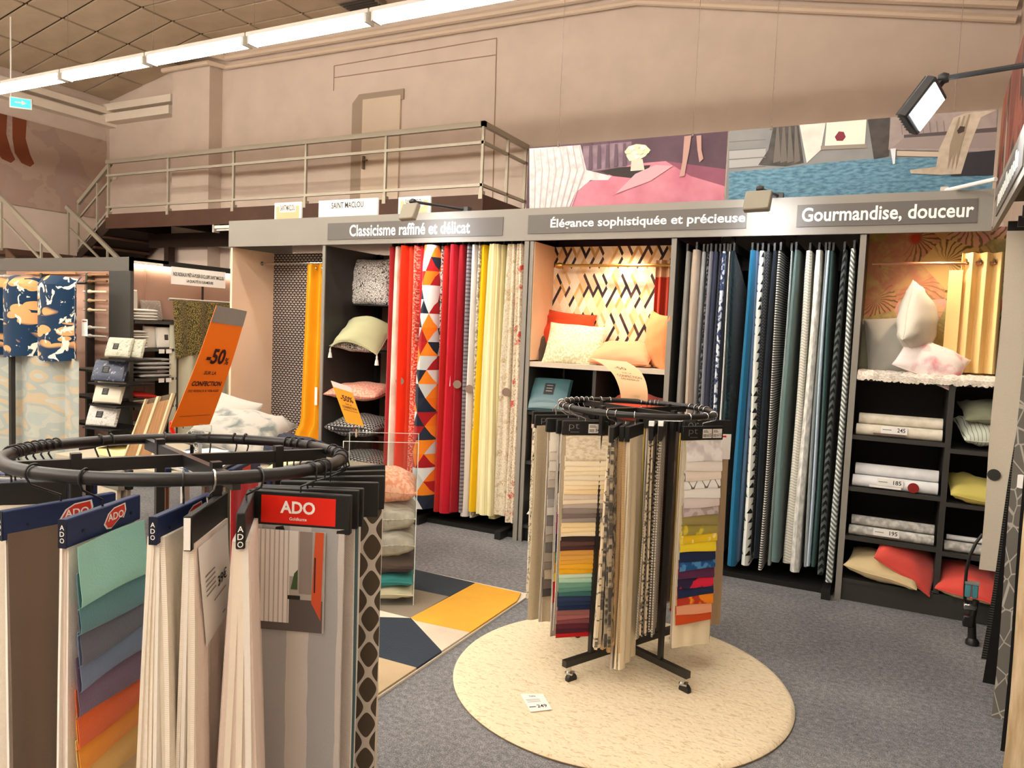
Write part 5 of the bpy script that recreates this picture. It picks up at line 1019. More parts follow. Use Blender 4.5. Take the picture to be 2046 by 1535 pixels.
xa, xb = CX0+.05, DX-.015
for i, (zs, m, num, nm, r1) in enumerate(((1.015, M_rollw, '245', 'cream', .034), (.70, M_rollx, '185', 'white', .036), (.40, M_rollg, '195', 'grey marbled', .03))):
    roll(f'{nm} roll with {num} price label lying on the shelf', xa, xb, 5.0, zs+r1+.001, r1, m, num, .45, red=(i == 1), blk=(i != 1))
    roll(f'{nm} roll resting on top of the labelled {nm} roll', xa+.01, xb, 5.035, zs+r1*2.9, r1, m)
roll('short grey marbled roll beside the grey rolls in the narrow column', DX+.04, CX1-.03, 5.0, .385+.031, .03, M_rollg, '', .5); roll('flat clear wrapped roll lying on the short grey roll', DX+.05, CX1-.03, 5.03, .385+.075, .015, M_rollx)
p = A(1955, 830, 5.12); tick = fab('green_ticking', '', pat=p_stripe('#d9ddce', '#6f8a76', .02, .85, 0)); cushion('white cushion with green ticking folded in the narrow column', (p.x+.05, p.y, 1.09), (.35, 0, .2), .3, .3, .12, tick); cushion('olive grey cushion on top of the ticking cushion', (p.x+.05, p.y+.02, 1.2), (.3, 0, .1), .28, .28, .1, fab('olive_grey', '#8d9078'))
p = A(1950, 943, 5.08); cushion('butter yellow cushion in the narrow column', (p.x+.05, p.y, .745), (.25, .1, .1), .38, .32, .12, fab('butter_cush', '#d3c468'))
coral = fab('coral_velvet', '#e8564a', sheen=.35); sand = fab('sand_cotton', '#d9c396')
p = A(1765, 1140, 5.05); cushion('sand coloured cushion lying on the cabinet floor under the coral one', (p.x, p.y, .215), (.12, .15, -.1), .40, .34, .13, sand)
p = A(1812, 1125, 5.03); cushion('coral velvet cushion with sand back leaning across the sand cushion', (p.x, p.y+.02, .29), (.55, .55, .15), .36, .34, .11, coral, two=sand)
p = A(1925, 1165, 5.05); cushion('coral velvet cushion in the narrow column of the cabinet', (p.x+.03, p.y, .21), (.35, .1, -.1), .32, .32, .13, coral, two=sand)
o = thing('tangled_cord', 'grey cord tangled in front of the sand cushion', 'cord', A(1800, 1172, 4.99)); o.location.z = .137; rnd = random.Random(5); P = []
for i in range(70): a = i*.72; P.append((.10*math.cos(a)*(.5+.5*rnd.random())+.0008*i-.02, .02*math.sin(a*1.3), .006+.022*rnd.random()))
P += [(.14, -.02, .004), (.18, -.03, .004), (.21, 0, .01)]
MB().tube(P, .0035, 5).build('cord', mat('grey_cord', '#5f6064', .7), o)
# bay 1 mustard curtain
o = thing('eyelet_curtain', 'mustard yellow curtain hanging over the scallop wallpaper and pooling below', 'curtain', (-4.68, 5.27, .35)); must = fab('mustard_satin', '#eda514', rough=.65)
def mus(u, v):
    z = 1.74*v; wd = .15*(1.0+.2*(1-v)); x = (u-.5)*2*wd-.03*(1-v); y = .028*math.sin(u*2.6*6.283+.6)*(1+.5*(1-v))
    if v < .16: y -= .05*math.sin((.16-v)/.16*2.2); x -= .03*math.sin((.16-v)*25)
    return (x, y, z)
MB().sheet(mus, 36, 26, .003, .5, 1.75).build('cloth', must, o); MB().box((.05, -.06, .55), (.03, .002, .16)).build('paper_tag', M_card, o)
for x in (-.08, -.02, .05, .1): MB().lathe([(.011, -.003), (.018, -.003), (.018, .003), (.011, .003)], (x, -.01, 1.70), 12, axis=Vector((1, .3, 0))).build('eyelet', M_chrome, o)
# ------------------------------------------------------------------ rugs
M_cream = fab('cream_rug', '', pat=lambda t: t.mix(t.step(t.noise(t.uvv(1, 3.2), 26, 4, 1.5), .56, .62), lin('#e6d5b4'), lin('#cdb894')), bump=.6, bscale=40)
rg = thing('round_rug', 'round cream carved wool rug below the wheeled carousel', 'rug', (-1.018, 3.185, 0)); RG = .745
prof = [(0, .0), (RG, 0), (RG+.004, .008), (RG-.004, .018), (RG-.02, .022)]; n = 96; vs = []; fs = []
for r, z in prof[1:]+[(RG*.75, .022), (RG*.5, .022), (RG*.25, .022)]:
    vs += [(r*math.cos(2*math.pi*k/n), r*math.sin(2*math.pi*k/n), z) for k in range(n)]
R_ = len(vs)//n; fs = [(i*n+k, i*n+(k+1) % n, (i+1)*n+(k+1) % n, (i+1)*n+k) for i in range(R_-1) for k in range(n)]+[tuple(range((R_-1)*n, R_*n))]
MB().add(vs, fs, [[(vs[k][0], vs[k][1]) for k in f] for f in fs]).build('pile', M_cream, rg); MB().tube([(RG*math.cos(2*math.pi*k/n), RG*math.sin(2*math.pi*k/n), .005) for k in range(n)], .005, 5, closed=True).build('binding', fab('rug_binding', '#8d7a5c'), rg)
a, b, c_, d = [at(x, y, 'z', .026) for x, y in ((1060, 1423), (1103, 1418), (1085, 1387), (1040, 1387))]; o = thing('price_card', 'white price card lying on the round cream rug', 'price card', ((a+c_)/2)); q = quadfn(a-o.location, b-o.location, c_-o.location, d-o.location); MB().sheet(q, 1, 1, .0015).build('card', M_card, o); q2 = lambda u, v: q(u, v)+Vector((0, 0, .0014)); m = MB(); add_text(m, '249', q2, .42, .16, .86, .34); add_text(m, 'TAPIS', q2, .3, .8, .6, .88); add_rect(m, q2, .06, .22, .36, .26); [add_rect(m, q2, .1, .5+.07*i, .7, .52+.07*i, 1) for i in range(3)]; m.build('print', [M_print, M_greyp], o)
rc = (-2.6, 2.85); o = thing('patchwork_rug', 'rectangular rug with yellow, navy and taupe geometric fields', 'rug', (rc[0], rc[1], 0))
MB().bx(-.80, .775, -1.25, 1.09, 0, .010).build('backing', fab('rug_back', '#e0d6c6'), o)
fields = [('yellow_pile', '#e3a72c', [(821, 1234), (950, 1165), (1041, 1185), (1047, 1204), (943, 1265), (831, 1241)]), ('navy_pile', '#27333f', [(760, 1120), (826, 1137), (950, 1165), (897, 1192), (825, 1177), (740, 1158)]), ('taupe_pile', '#8b7d6c', [(740, 1158), (825, 1177), (897, 1192), (821, 1234), (755, 1219), (690, 1200)]), ('ivory_pile', '#e6dcc8', [(690, 1200), (755, 1219), (821, 1235), (755, 1233), (690, 1228)]), ('dark_navy_pile', '#1e2c3a', [(690, 1228), (755, 1233), (821, 1235), (887, 1302), (835, 1335), (755, 1313), (690, 1295)]), ('pale_pile', '#d2c3ae', [(821, 1235), (831, 1241), (943, 1265), (887, 1302)]), ('sand_pile', '#b39d7c', [(690, 1295), (755, 1313), (835, 1335), (757, 1390), (690, 1433)])]
for nm, c, pts in fields:
    w_ = [at(x, y, 'z', .02) for x, y in pts]; w_ = [Vector((min(p.x, -1.832)-rc[0], p.y-rc[1], .02)) for p in w_]; w_ = w_[::-1] if (w_[1]-w_[0]).cross(w_[2]-w_[0]).z < 0 else w_
    MB().poly(w_, .012, (0, 0, 1)).build('pile_field', fab(nm, c, var=.12, bump=.4, bscale=150), o)
# ------------------------------------------------------------------ clear bin with cushions
def thinglass(name, k=.1):
    m = bpy.data.materials.new(name); m.use_nodes = True; nt = m.node_tree; nt.nodes.clear(); out = nt.nodes.new('ShaderNodeOutputMaterial'); mx = nt.nodes.new('ShaderNodeMixShader'); tr = nt.nodes.new('ShaderNodeBsdfTransparent'); gl = nt.nodes.new('ShaderNodeBsdfGlossy')
    mx.inputs[0].default_value = .03; tr.inputs[0].default_value = (.93, .95, .95, 1); gl.inputs['Roughness'].default_value = .05; nt.links.new(tr.outputs[0], mx.inputs[1]); nt.links.new(gl.outputs[0], mx.inputs[2]); nt.links.new(mx.outputs[0], out.inputs[0]); return m
M_pane = thinglass('clear_pane'); M_paneedge = mat('pane_edge', '#cfd8d4', .3)
bzt = .93; BR = math.radians(34); bu, bv = Vector((math.cos(BR), math.sin(BR))), Vector((-math.sin(BR), math.cos(BR))); bc = Vector((-2.275, 3.38))-bu*.2+bv*.18
o = thing('clear_bin', 'tall clear acrylic bin on the patchwork rug', 'bin', (bc[0], bc[1], .026), (0, 0, BR)); hw, hd, H = .2, .18, bzt-.026
for nm, q in (('front', (-hw, hw, -hd, -hd+.004)), ('back', (-hw, hw, hd-.004, hd)), ('left', (-hw, -hw+.004, -hd+.004, hd-.004)), ('right', (hw-.004, hw, -hd+.004, hd-.004))): MB().bx(*q, 0, H).build('pane', M_pane, o, smooth=False)
MB().bx(-hw, hw, -hd, hd, 0, .004).build('base_pane', M_pane, o)
for sx, sy in ((-1, -1), (1, -1), (1, 1), (-1, 1)): MB().bx(sx*hw-.002, sx*hw+.002, sy*hd-.002, sy*hd+.002, 0, H).build('edge', M_paneedge, o)
MB().bx(-hw, hw, -hd-.001, -hd+.003, H-.003, H).bx(-hw, hw, hd-.003, hd+.001, H-.003, H).build('rim', M_paneedge, o)
for z, tk, c, lab in ((.075, .08, '#dccfae', 'cream cushion at the bottom of the clear bin'), (.155, .09, '#3f8f8d', 'teal cushion low in the clear bin'), (.235, .09, '#4a3a36', 'dark brown cushion in the clear bin'), (.355, .17, '#c9c0b0', 'ribbed oatmeal cushion above the brown one in the clear bin'), (.505, .17, '#cfc6b6', 'oatmeal cushion under the salmon one in the clear bin')):
    m = fab('bin_'+c, c) if 'oat' not in lab else fab('bin_rib'+c, '', pat=p_noise(c, '#a89f90', 30, .35, .6, 2, .4, 2)); cushion(lab, (bc[0], bc[1], z), (random.uniform(-.04, .04), random.uniform(-.04, .04), BR+random.uniform(-.02, .02)), .395, .35, tk*1.08, m, pinch=.02, pw=.3)
cushion('salmon flecked cushion on top of the pile in the clear bin', (bc[0], bc[1], .66), (.06, 0, BR), .395, .35, .19, fab('salmon_fleck', '', pat=p_noise('#e0906c', '#eeb497', 50, .45, .55)), pinch=.03)
sp = A(712, 868, 3.42); nn = Vector((.802, .107, .588)); S = [atp(692, 845, sp, nn)-sp, atp(727, 852, sp, nn)-sp, atp(700, 774, sp, nn)-sp, atp(661, 761, sp, nn)-sp]
o = thing('small_discount_sign', 'small yellow orange -50% sign clipped to the clear bin', 'sign', sp); f0 = quadfn(*S); MB().sheet(f0, 2, 4, .0012).build('plate', mat('amber_sign', '#f5a623', .4), o); off = nn.normalized()
f1 = lambda u, v: f0(u, v)+off*.0015; f2 = lambda u, v: f0(u, v)+off*.0022; m = MB(); add_rect(m, f1, 0, .85, 1, 1); m.build('picture_band', mat('sign_pale', '#ddd8d2', .5), o)
m = MB(); add_text(m, '-50%', f2, .18, .55, .85, .70, 0, .02); add_text(m, 'SUR LA', f2, .35, .46, .68, .50); add_text(m, 'CONFECTION', f2, .12, .37, .9, .43, 0, .02); add_text(m, 'DES RIDEAUX & VOILAGES', f2, .12, .31, .9, .34); m.build('lettering', M_aub, o)
MB().tube([(0, 0, .03), (0, 0, bzt-.02-sp.z)], .005, 6).box((0, 0, .03), (.035, .006, .03)).build('clear_holder', M_clear, o)
# ------------------------------------------------------------------ curtain and pole block by the stairs
BXC, BYF, BZ = -6.2, 4.5, 2.085
M_blk = mat('anthracite_board', '#42413d', .5, var=.06); M_pinkb = mat('pinkish_back_panel', '#c9a593', .6); M_stripw = mat('lit_shelf_strip', '#fff6ea', .5, emit=9, ecol='#ffe9cf')
t = thing('pole_display_wall', 'anthracite shop wall unit with curtain poles and shelves of packs', 'display unit', (BXC, BYF, 0))
MB().bx(-2.6, 0, 0, .03, BZ-.125, BZ).build('header_bar', mat('header_bar_grey', '#5f5b54', .5), t)
MB().bx(-.30, -.02, .0, .03, 0, BZ-.125).build('end_panel', M_blk, t); MB().bx(-.02, 0, 0, .035, 0, BZ).build('end_panel', M_blk, t)
MB().bx(-2.6, -.30, .38, .40, 0, BZ-.03).build('back_panel', M_pinkb, t); MB().bx(-2.6, 0, .03, .4, BZ-.03, BZ).build('top_board', M_blk, t)
for x in (-.72, -1.10, -1.86): MB().bx(x, x+.03, .30, .38, 0, BZ-.12).build('upright', M_alu if x == -.72 else M_blk, t)
MB().bx(-2.55, -.32, .05, .08, BZ-.07, BZ-.04).build('light_strip', M_stripw, t)
for i in range(2): MB().bx(-.33, -.31, (.03, 1.06)[i], (1.05, 1.77)[i], 0, BZ-.02).build('side_back_panel', M_pinkb, t)
MB().bx(-.335, -.3, 1.045, 1.065, 0, BZ-.02).build('panel_joint', M_blk, t); MB().bx(-.33, 0, 1.77, 1.8, 0, BZ).build('far_end_panel', M_blk, t); MB().bx(-.33, -.02, .03, 1.8, BZ-.03, BZ).build('top_board', M_blk, t)
MB().bx(-.3, -.27, .05, 1.77, BZ-.06, BZ-.035).build('light_strip', M_stripw, t)
MB().bx(-.03, .0, .03, .34, BZ-.05, BZ).build('header_rail', M_white, t); MB().bx(-.03, .0, .34, 1.8, BZ-.05, BZ).build('header_rail', M_blackb, t)
SZ = [at(300, y, 'x', BXC).z for y in (642, 697, 756, 812, 870)]
for z in SZ: MB().bx(-.31, 0, .05, .50, z-.025, z).build('shelf', M_blk, t)
MB().bx(-.31, 0, .5, .52, 0, SZ[0]+.02).build('shelf_side', M_blk, t)
for zz in (SZ[1], SZ[2]):
    for y in (.33, .41): MB().bx(.0, .003, y-.03, y+.03, zz-.045, zz-.005).build('shelf_label', M_card, t)
for k in (1.05, .8, .55, .3): MB().bx(-.66, -.02, -.16, .3, k-.02, k).build('shelf', M_blk, t)
o = thing('shop_sign', 'white hanging strip sign about ready-made curtains on the side shelves', 'sign', (BXC+.006, 4.5, 0)); a, b = at(342, 526, 'x', BXC+.006), at(450, 541, 'x', BXC+.006); zt, zb = 2.02, 1.875
MB().bx(0, .004, a.y-4.5, b.y-4.5, zb, zt+.02).build('plate', M_card, o); fn = quadfn((.006, a.y-4.5, zb), (.006, b.y-4.5, zb), (.006, b.y-4.5, zt), (.006, a.y-4.5, zt)); m = MB(); add_text(m, 'NOS RIDEAUX PRÊT-À-POSER EXCLUSIFS SAINT MACLOU', fn, .03, .55, .97, .86, 0, .02); add_text(m, 'LA QUALITÉ DU SUR-MESURE', fn, .27, .16, .76, .42, 0, .02); m.build('lettering', M_print, o)
# poles on the wall
for i, (px0, px1, py, c) in enumerate([(168, 214, y, c) for y, c in ((549, '#b98f6a'), (562, '#8a6a4a'), (583, '#e8d8c0'), (601, '#b89a78'), (620, '#d8c0a0'), (655, '#e9e6df'), (672, '#e4e2dc'))]+[(52, 152, 546, '#d9a878'), (0, 45, 552, '#c7c2ba'), (0, 48, 536, '#cfc8bc')]):
    a, b = at(px0, py, 'y', 4.82), at(px1, py, 'y', 4.82); o = thing('curtain_pole', 'short display curtain pole fixed on the pinkish wall panel' if i > 6 else 'short curtain pole in the ladder of poles beside the anthracite end panel', 'curtain pole', ((a.x+b.x)/2, 4.82, (a.z+b.z)/2), group='display curtain poles'); L = (b.x-a.x)/2; mm = mat('pole_'+c, c, .35)
    MB().tube([(-L, 0, 0), (L, 0, 0)], .012, 10).build('pole', mm, o); MB().lathe([(0, -.03), (.017, -.024), (.022, 0), (.017, .022), (.012, .03)], (-L*.5, 0, 0), 12, axis=Vector((1, 0, 0))).build('finial', mm, o); MB().tube([(L*.4, 0, 0), (L*.4, .07, 0)], .007, 6).build('bracket', mm, o)
# crane curtain and sheer
def pat_crane(t):
    u, v = t.uv(); n = t.noise(t.uvv(), 9, 2); cl = t.voro(t.vec(t.m('ADD', u, t.m('MULTIPLY', n, .05)), t.m('MULTIPLY', v, 2.3)), 5.0)
    band = t.step(t.noise(t.uvv(.6, 2.4), 2.6, 1), .44, .50); col = t.mix(t.m('MULTIPLY', t.m('LESS_THAN', cl, .52), band), lin('#17334f'), lin('#d9a36c'))
    w_ = t.noise(t.uvv(1, .8), 5.5, 3, 1.8); return t.mix(t.step(w_, .60, .62), col, lin('#ebe4d4'))
crane = fab('crane_print', '', pat=pat_crane)
sheer = fab('cloud_sheer', '', pat=p_multi(['#a9b1aa', '#b3b5a8', '#a3aaa4', '#bfae90', '#b5bab2'], 2.6, 1, 1, 2.6, .2))
a, b = at(0, 560, 'y', 4.25), at(165, 560, 'y', 4.25)
o = thing('print_curtain', 'navy curtain with peach clouds and white cranes draped above the sheer', 'curtain', (b.x-.8, 4.25, 1.13)); print_c = o
def crn(u, v):
    x = -.75+1.63*u; f = math.sin(u*9.5+.6); y = -.13*abs(f)**.6-.02; z = .73*v
    if v > .93: y *= (1-(v-.93)/.07*.5); z += .03*abs(f)*(v-.93)/.07
    return (x, y, z+.015*math.sin(u*14)*(1-v))
MB().sheet(crn, 60, 14, .004, 1.7, .75).build('cloth', crane, o); MB().tube([(-1.4, .02, .70), (.82, .02, .70)], .012, 8).build('pole', M_black, o)
o = thing('sheer_curtain', 'pale cloud print sheer hanging below the crane curtain', 'curtain', (b.x-.8, 4.29, .05)); MB().sheet(lambda u, v: (-.75+1.60*u, -.10*abs(math.sin(u*7.5+.4))**.7+.012*math.sin(u*31), 1.1*v), 60, 8, .003, 1.6, 1.1).build('cloth', sheer, o)
o = thing('display_post', 'slim dark grey post in front of the crane print curtain stand', 'post', (at(24, 740, 'y', 4.18).x, 4.18, 0)); MB().bx(-.02, .02, -.02, .02, 0, 1.14).build('shaft', M_dgrey, o); MB().bx(-.12, .12, -.12, .12, 0, .012).build('foot', M_dgrey, o)
pc_ = at(169, 655, 'y', 4.2)-print_c.location; px_, py_, pz_ = pc_
MB().bx(px_-.04, px_+.04, py_, py_+.002, pz_-.075, pz_+.075).build('price_tag', M_card, print_c); MB().bx(px_-.03, px_+.03, py_-.001, py_, pz_+.05, pz_+.062).build('tag_print', mat('card_red', '#b04a3a', .6), print_c); MB().tube([(px_, py_, pz_+.075), (.8, .02, .70)], .002, 4).build('tag_string', M_black, print_c)
# packs
wp = mat('white_pack', '#e6e2d9', .35); gp = mat('grey_pack', '#a9a4a0', .4)
packm = [mat('pack_greenflor', rough=.3, pat=p_floral('#c9c8b4', '#5d6152', '#a8a890', 30, .3)), mat('pack_navyflor', rough=.3, pat=p_floral('#4d5568', '#262c3a', '#aab0bb', 24, .25)), mat('pack_beige', '#d3cdb9', .3), mat('pack_greywhite', rough=.3, pat=p_floral('#d8d6cf', '#77756e', '#b5b2aa', 26, .25))]
for i, ((x0, y0, x1, y1), lab) in enumerate((((220, 676, 258, 713), 'greenish floral curtain pack, topmost on the easel ledges'), ((195, 722, 245, 760), 'navy floral curtain pack under the greenish one'), ((197, 766, 240, 803), 'beige curtain pack on the easel ledge'), ((184, 812, 230, 848), 'grey and white floral curtain pack, lowest on the easel ledges'))):
    y = 4.22; a, b = at(x0, y1, 'y', y), at(x1, y0, 'y', y); pack(lab, ((a.x+b.x)/2, y, (a.z+b.z)/2), (PI2-.35, 0, .25), b.x-a.x, (b.z-a.z)*1.05, .06, packm[i], lsz=(.22, .3), lpos=(-.05, .0))
    if i == 0: pack('second greenish floral pack behind the topmost easel pack', ((a.x+b.x)/2+.07, y+.06, (a.z+b.z)/2-.005), (PI2-.3, 0, .3), b.x-a.x, (b.z-a.z)*1.0, .06, packm[0], extra=False)
    MB().bx(a.x-.03, b.x+.05, y-.07, y+.28, a.z-.03, a.z-.015).build('easel_ledge', M_blackb, None, label='black easel ledge under the '+lab.split(' curtain')[0]+' pack', cat='ledge')
def stack(n, y0, z0, wdt, dep, tk, m, lab, g):
    for i in range(n): pack(lab, (BXC-.14+random.uniform(-.012, .012), y0+random.uniform(-.01, .01), z0+tk*(i+.5)), (0, 0, PI2+random.uniform(-.06, .06)), wdt, dep, tk, m, extra=False, group=g)
stack(4, 4.68, SZ[0], .26, .24, .028, wp, 'flat white curtain pack in the stack below the sign', 'white packs on the top shelf')
pack('white curtain pack standing behind the flat white stack', (BXC-.26, 4.66, SZ[0]+.15), (PI2, 0, PI2), .2, .28, .05, wp, lab=M_card, lsz=(.3, .2)); pack('brown patterned pack standing beside the white pack', (BXC-.24, 4.9, SZ[0]+.10), (PI2-.2, 0, PI2), .22, .2, .05, mat('pack_brownpat', rough=.4, pat=p_floral('#b5aaa0', '#5b4a40', '#d8d0c6', 30, .3)), extra=False)
stack(7, 4.63, SZ[1], .16, .24, .024, wp, 'flat white pack in the fanned stack on the second shelf', 'white packs on the second shelf')
pack('white curtain pack with black label standing on the second shelf', (BXC-.05, 4.91, SZ[1]+.105), (PI2-.1, 0, PI2), .2, .2, .05, wp, lsz=(.2, .26), lpos=(-.05, 0)); pack('plain white pack standing behind the black label pack', (BXC-.09, 4.77, SZ[1]+.105), (PI2-.05, 0, PI2), .14, .21, .05, wp, extra=False)
stack(5, 4.77, SZ[2], .34, .26, .038, gp, 'folded grey curtain pack in the stack on the third shelf', 'grey packs on the third shelf')
stack(2, 4.66, SZ[3], .24, .24, .04, wp, 'folded white pack under the red one', 'white packs on the fourth shelf'); pack('folded red pack on the fourth shelf', (BXC-.12, 4.68, SZ[3]+.105), (.1, .1, PI2), .26, .24, .045, mat('pack_red', '#c0281f', .4), extra=False)
stack(4, 4.7, SZ[4], .3, .24, .03, wp, 'folded white pack on the fifth shelf', 'white packs on the fifth shelf')
# olive and ivory curtain on the side shelves
o = thing('print_curtain', 'olive gold small print curtain hanging beside the pack shelves', 'curtain', (BXC+.02, 5.0, 1.2)); oliv = fab('olive_print', '', pat=p_maze('#3d3a22', '#97854f', 60, .10, 1, .7)); a, b = at(345, 600, 'x', BXC+.02), at(462, 597, 'x', BXC+.02)
y0, y1 = a.y-5.0, b.y-5.0+.1; zt = a.z-1.2
MB().sheet(lambda u, v: (.02*math.sin(u*22), y0+(y1-y0)*(u*(1 if v > .3 else .93+.07*v/.3)+.05*(1-v)), zt-.56*(1-v)+.12*u*(1-v)), 50, 10, .003, 1.2, .6).build('cloth', oliv, o); MB().tube([(-.03, y0-.02, zt+.01), (-.03, y1, zt+.01)], .012, 8).build('pole', M_alu, o)
o = thing('plain_curtain', 'plain ivory curtain below the olive print on the side shelves', 'curtain', (BXC-.02, 5.0, .25)); MB().sheet(lambda u, v: (.02*math.sin(u*26), y0+.0+(y1-y0)*u, 1.25*v), 50, 6, .003, 1.2, 1.25).build('cloth', fab('ivory_green', '#c9c6ae'), o)
# display table with cushions, carton and wood sample panel
t = thing('display_table', 'low pale display table between the pack shelves and the carousel', 'table', (-4.35, 3.75, 0)); MB().bx(-.85, 1.2, -.55, .55, .53, .57, bev=.004).build('table_top', mat('table_white', '#b3a994', .5), t)
for sx in (-.8, 1.1):
    for sy in (-.5, .45): MB().bx(sx, sx+.05, sy, sy+.05, 0, .53).build('leg', M_white, t)
marb = fab('marble_grey', '', pat=p_noise('#b9b5ab', '#6d7674', 7, .48, .66, 4, 1, 1, .6)); navf = fab('navy_fur', '#262a3e', bump=.9, bscale=90)
p = at(480, 850, 'y', 3.9); cushion('large white cushion with grey marbling heaped on the display table', (p.x, p.y, .75), (.32, .14, .3), .62, .55, .24, marb, wr=.012)
p = at(448, 828, 'y', 4.1); cushion('white cushion propped behind the marbled cushion', (p.x, p.y, .76), (PI2-.4, .2, .2), .48, .46, .16, fab('white_cush2', '#bdb8ae'))
p = at(575, 862, 'y', 3.95); cushion('dark navy fur cushion beside the marbled one', (p.x, p.y, .66), (.35, .1, .1), .40, .36, .15, navf)
p = at(400, 905, 'y', 3.45); cushion('blue and white cushion lying at the table edge behind the ring', (p.x, p.y, .62), (.15, 0, .2), .45, .36, .12, fab('blue_white', '', pat=p_noise('#dfe2e2', '#3f5578', 6, .5, .55)))
p = at(590, 905, 'y', 3.5); cushion('pale lemon cushion lying at the table corner', (p.x, p.y, .62), (.1, 0, .3), .42, .36, .11, fab('pale_lemon', '#ddd29a'))
p = at(215, 905, 'y', 3.35); o = thing('open_carton', 'flat cream cardboard carton on the display table end', 'carton', (p.x+.1, 3.5, .57)); MB().bx(-.22, .22, -.16, .16, 0, .05, bev=.003).build('body', mat('carton_cream', '#e3d9a8', .6), o); MB().box((-.1, -.02, .075), (.2, .3, .004), (0, -.25, 0)).build('flap', mat('carton_flap', '#ece6c4', .6), o)
Yw = 3.25; W4 = [at(232, 960, 'y', Yw), at(296, 952, 'y', Yw), at(349, 786, 'y', Yw+.12), at(293, 798, 'y', Yw+.12)]; ctr = Vector((sum(p.x for p in W4)/4, Yw, min(p.z for p in W4)))
o = thing('wood_sample_panel', 'leaning wood floor sample panel with pale frame', 'sample panel', ctr); W4 = [p-ctr for p in W4]; f0 = quadfn(*W4); oak = mat('oak_sample', rough=.5, pat=p_noise('#a57a4c', '#8a6440', 12, .35, .65, 3, 6, .6)); m = MB()
for u0, u1 in ((.05, .40), (.52, .93)): MB().sheet(lambda u, v, u0=u0, u1=u1: f0(u0+(u1-u0)*u, .0+.93*v), 2, 2, .012, .1, .4).build('plank', oak, o)
f1 = lambda u, v: f0(u, v)+Vector((0, .012, 0)); MB().sheet(f1, 1, 1, .012).build('frame_board', mat('frame_dark', '#5a4a38', .5), o)
for u0, u1 in ((0, .05), (.42, .51), (.94, 1.0)): MB().sheet(lambda u, v, u0=u0, u1=u1: f0(u0+(u1-u0)*u, v)+Vector((0, -.004, 0)), 1, 2, .02).build('frame_strip', mat('pale_birch', '#d8c19a', .5), o)
# ------------------------------------------------------------------ right hand side header, poster, curtains
t = thing('side_header', 'grey side header running forward from the corner of the display wall', 'header board', (.425, 4.93, HZ0), (0, 0, math.radians(-1.75))); 
MB().bx(0, .02, -2.1, 0, 0, HZ1-HZ0).build('board', M_head, t); MB().bx(.0, .55, -2.1, 0, .155, .175).build('top_board', M_frame, t)
pl = MB().bx(-.006, 0, -1.5, -.25, .04, .18).build('sign_plate', M_signp, t); m = MB(); rnd = random.Random(8)
for i in range(12):
    y = -.33-.085*i; z0 = .075; hgt = rnd.choice((.06, .06, .085)); m.bx(-.008, -.006, y-.05, y-.012, z0, z0+hgt)
m.build('lettering', M_letter, pl); pl.children[0]['kind'] = 'stuff'
t = thing('side_poster', 'dark red brown photo poster on the side above the header', 'poster', (.455, 4.85, 2.46), (0, 0, math.radians(-1.75))); MB().bx(0, .012, -1.3, .62, 0, .62).build('panel', mat('side_poster_print', rough=.5, pat=p_multi(['#4a2f28', '#6b3328', '#8a4a3a', '#3a2a26', '#a08878'], 3, 3, 1, .4)), t); MB().bx(-.004, 0, .60, .62, 0, .62).bx(-.004, 0, -1.3, -1.28, 0, .62).build('frame', mat('frame_wood', '#8a6040', .5), t)
t = thing('white_batten', 'slim white batten resting on the header corner', 'batten', (.18, 5.0, 2.447)); L = at(1990, 358, 'y', 4.7)-t.location; MB().tube([(0, 0, .01), L], .012, 8).build('tube', M_white, t); MB().bx(-.02, .02, -.02, .02, 0, .03).build('end_cap', M_alu, t)
def side_curtain(px0, row, Y, z0, z1, m, label, th_=.05, x1=.97, noseup=0, lean=0):
    p = at(px0, row, 'y', Y); o = thing('side_curtain', label, 'curtain', (p.x, Y, z0)); W_ = x1-p.x; H = z1-z0; nz = 12; prof = [(W_, -th_/2)]+[(W_*(1-i/6), -th_/2-.006*math.sin(i*2)) for i in range(1, 6)]+[(.02*(1-math.cos(a))*1.0, -th_/2*math.cos(a)) for a in [math.pi*i/8 for i in range(0, 9)]]+[(W_*i/4, th_/2) for i in range(1, 5)]
    vs = []; n = len(prof); arc = [0]
    for i in range(1, n): arc.append(arc[-1]+math.hypot(prof[i][0]-prof[i-1][0], prof[i][1]-prof[i-1][1]))
    for j in range(nz+1):
        for k, (x, y) in enumerate(prof): vs.append((x+.004*math.sin(j*.9)+lean*j/nz*(1-x/W_), y*(1.15-.15*j/nz), H*j/nz+(noseup*(1-x/W_)*(1-j/nz) if noseup else 0)))
    fs = []; uu = []
    for j in range(nz):
        for k in range(n-1): fs.append((j*n+k+1, j*n+k, (j+1)*n+k, (j+1)*n+k+1)); a, b = H*j/nz, H*(j+1)/nz; uu.append([(arc[k+1], a), (arc[k], a), (arc[k], b), (arc[k+1], b)])
    fs += [tuple(range(n)), tuple(range(nz*n+n-1, nz*n-1, -1))]; uu += [[(0, 0)]*n]*2
    MB().add(vs, fs, uu).build('cloth', m, o); MB().bx(0, W_, -.006, .006, H, H+.05).build('swing_arm', M_black, o); return o
wavy = fab('grey_wavy', '', pat=p_maze('#bdb8ac', '#77736b', 12, .022, 1.5, .9)); blk = fab('black_cloth', '#191817'); rope = fab('black_rope', '', pat=p_stripe('#4a4844', '#141312', .012, .5, 1))
o = side_curtain(1960, 1080, 4.55, .42, 2.16, fab('beige_canvas', '', pat=p_weave('#c9bda9', '#ddd2bf', .005)), 'short beige canvas curtain on the side rack', th_=.03); MB().lathe([(0, 0), (.03, 0), (.03, .002), (0, .002)], (.03, -.018, .5), 16, axis=Vector((0, -1, 0))).build('round_tag', mat('tag_dark', '#3a3a36', .5), o)
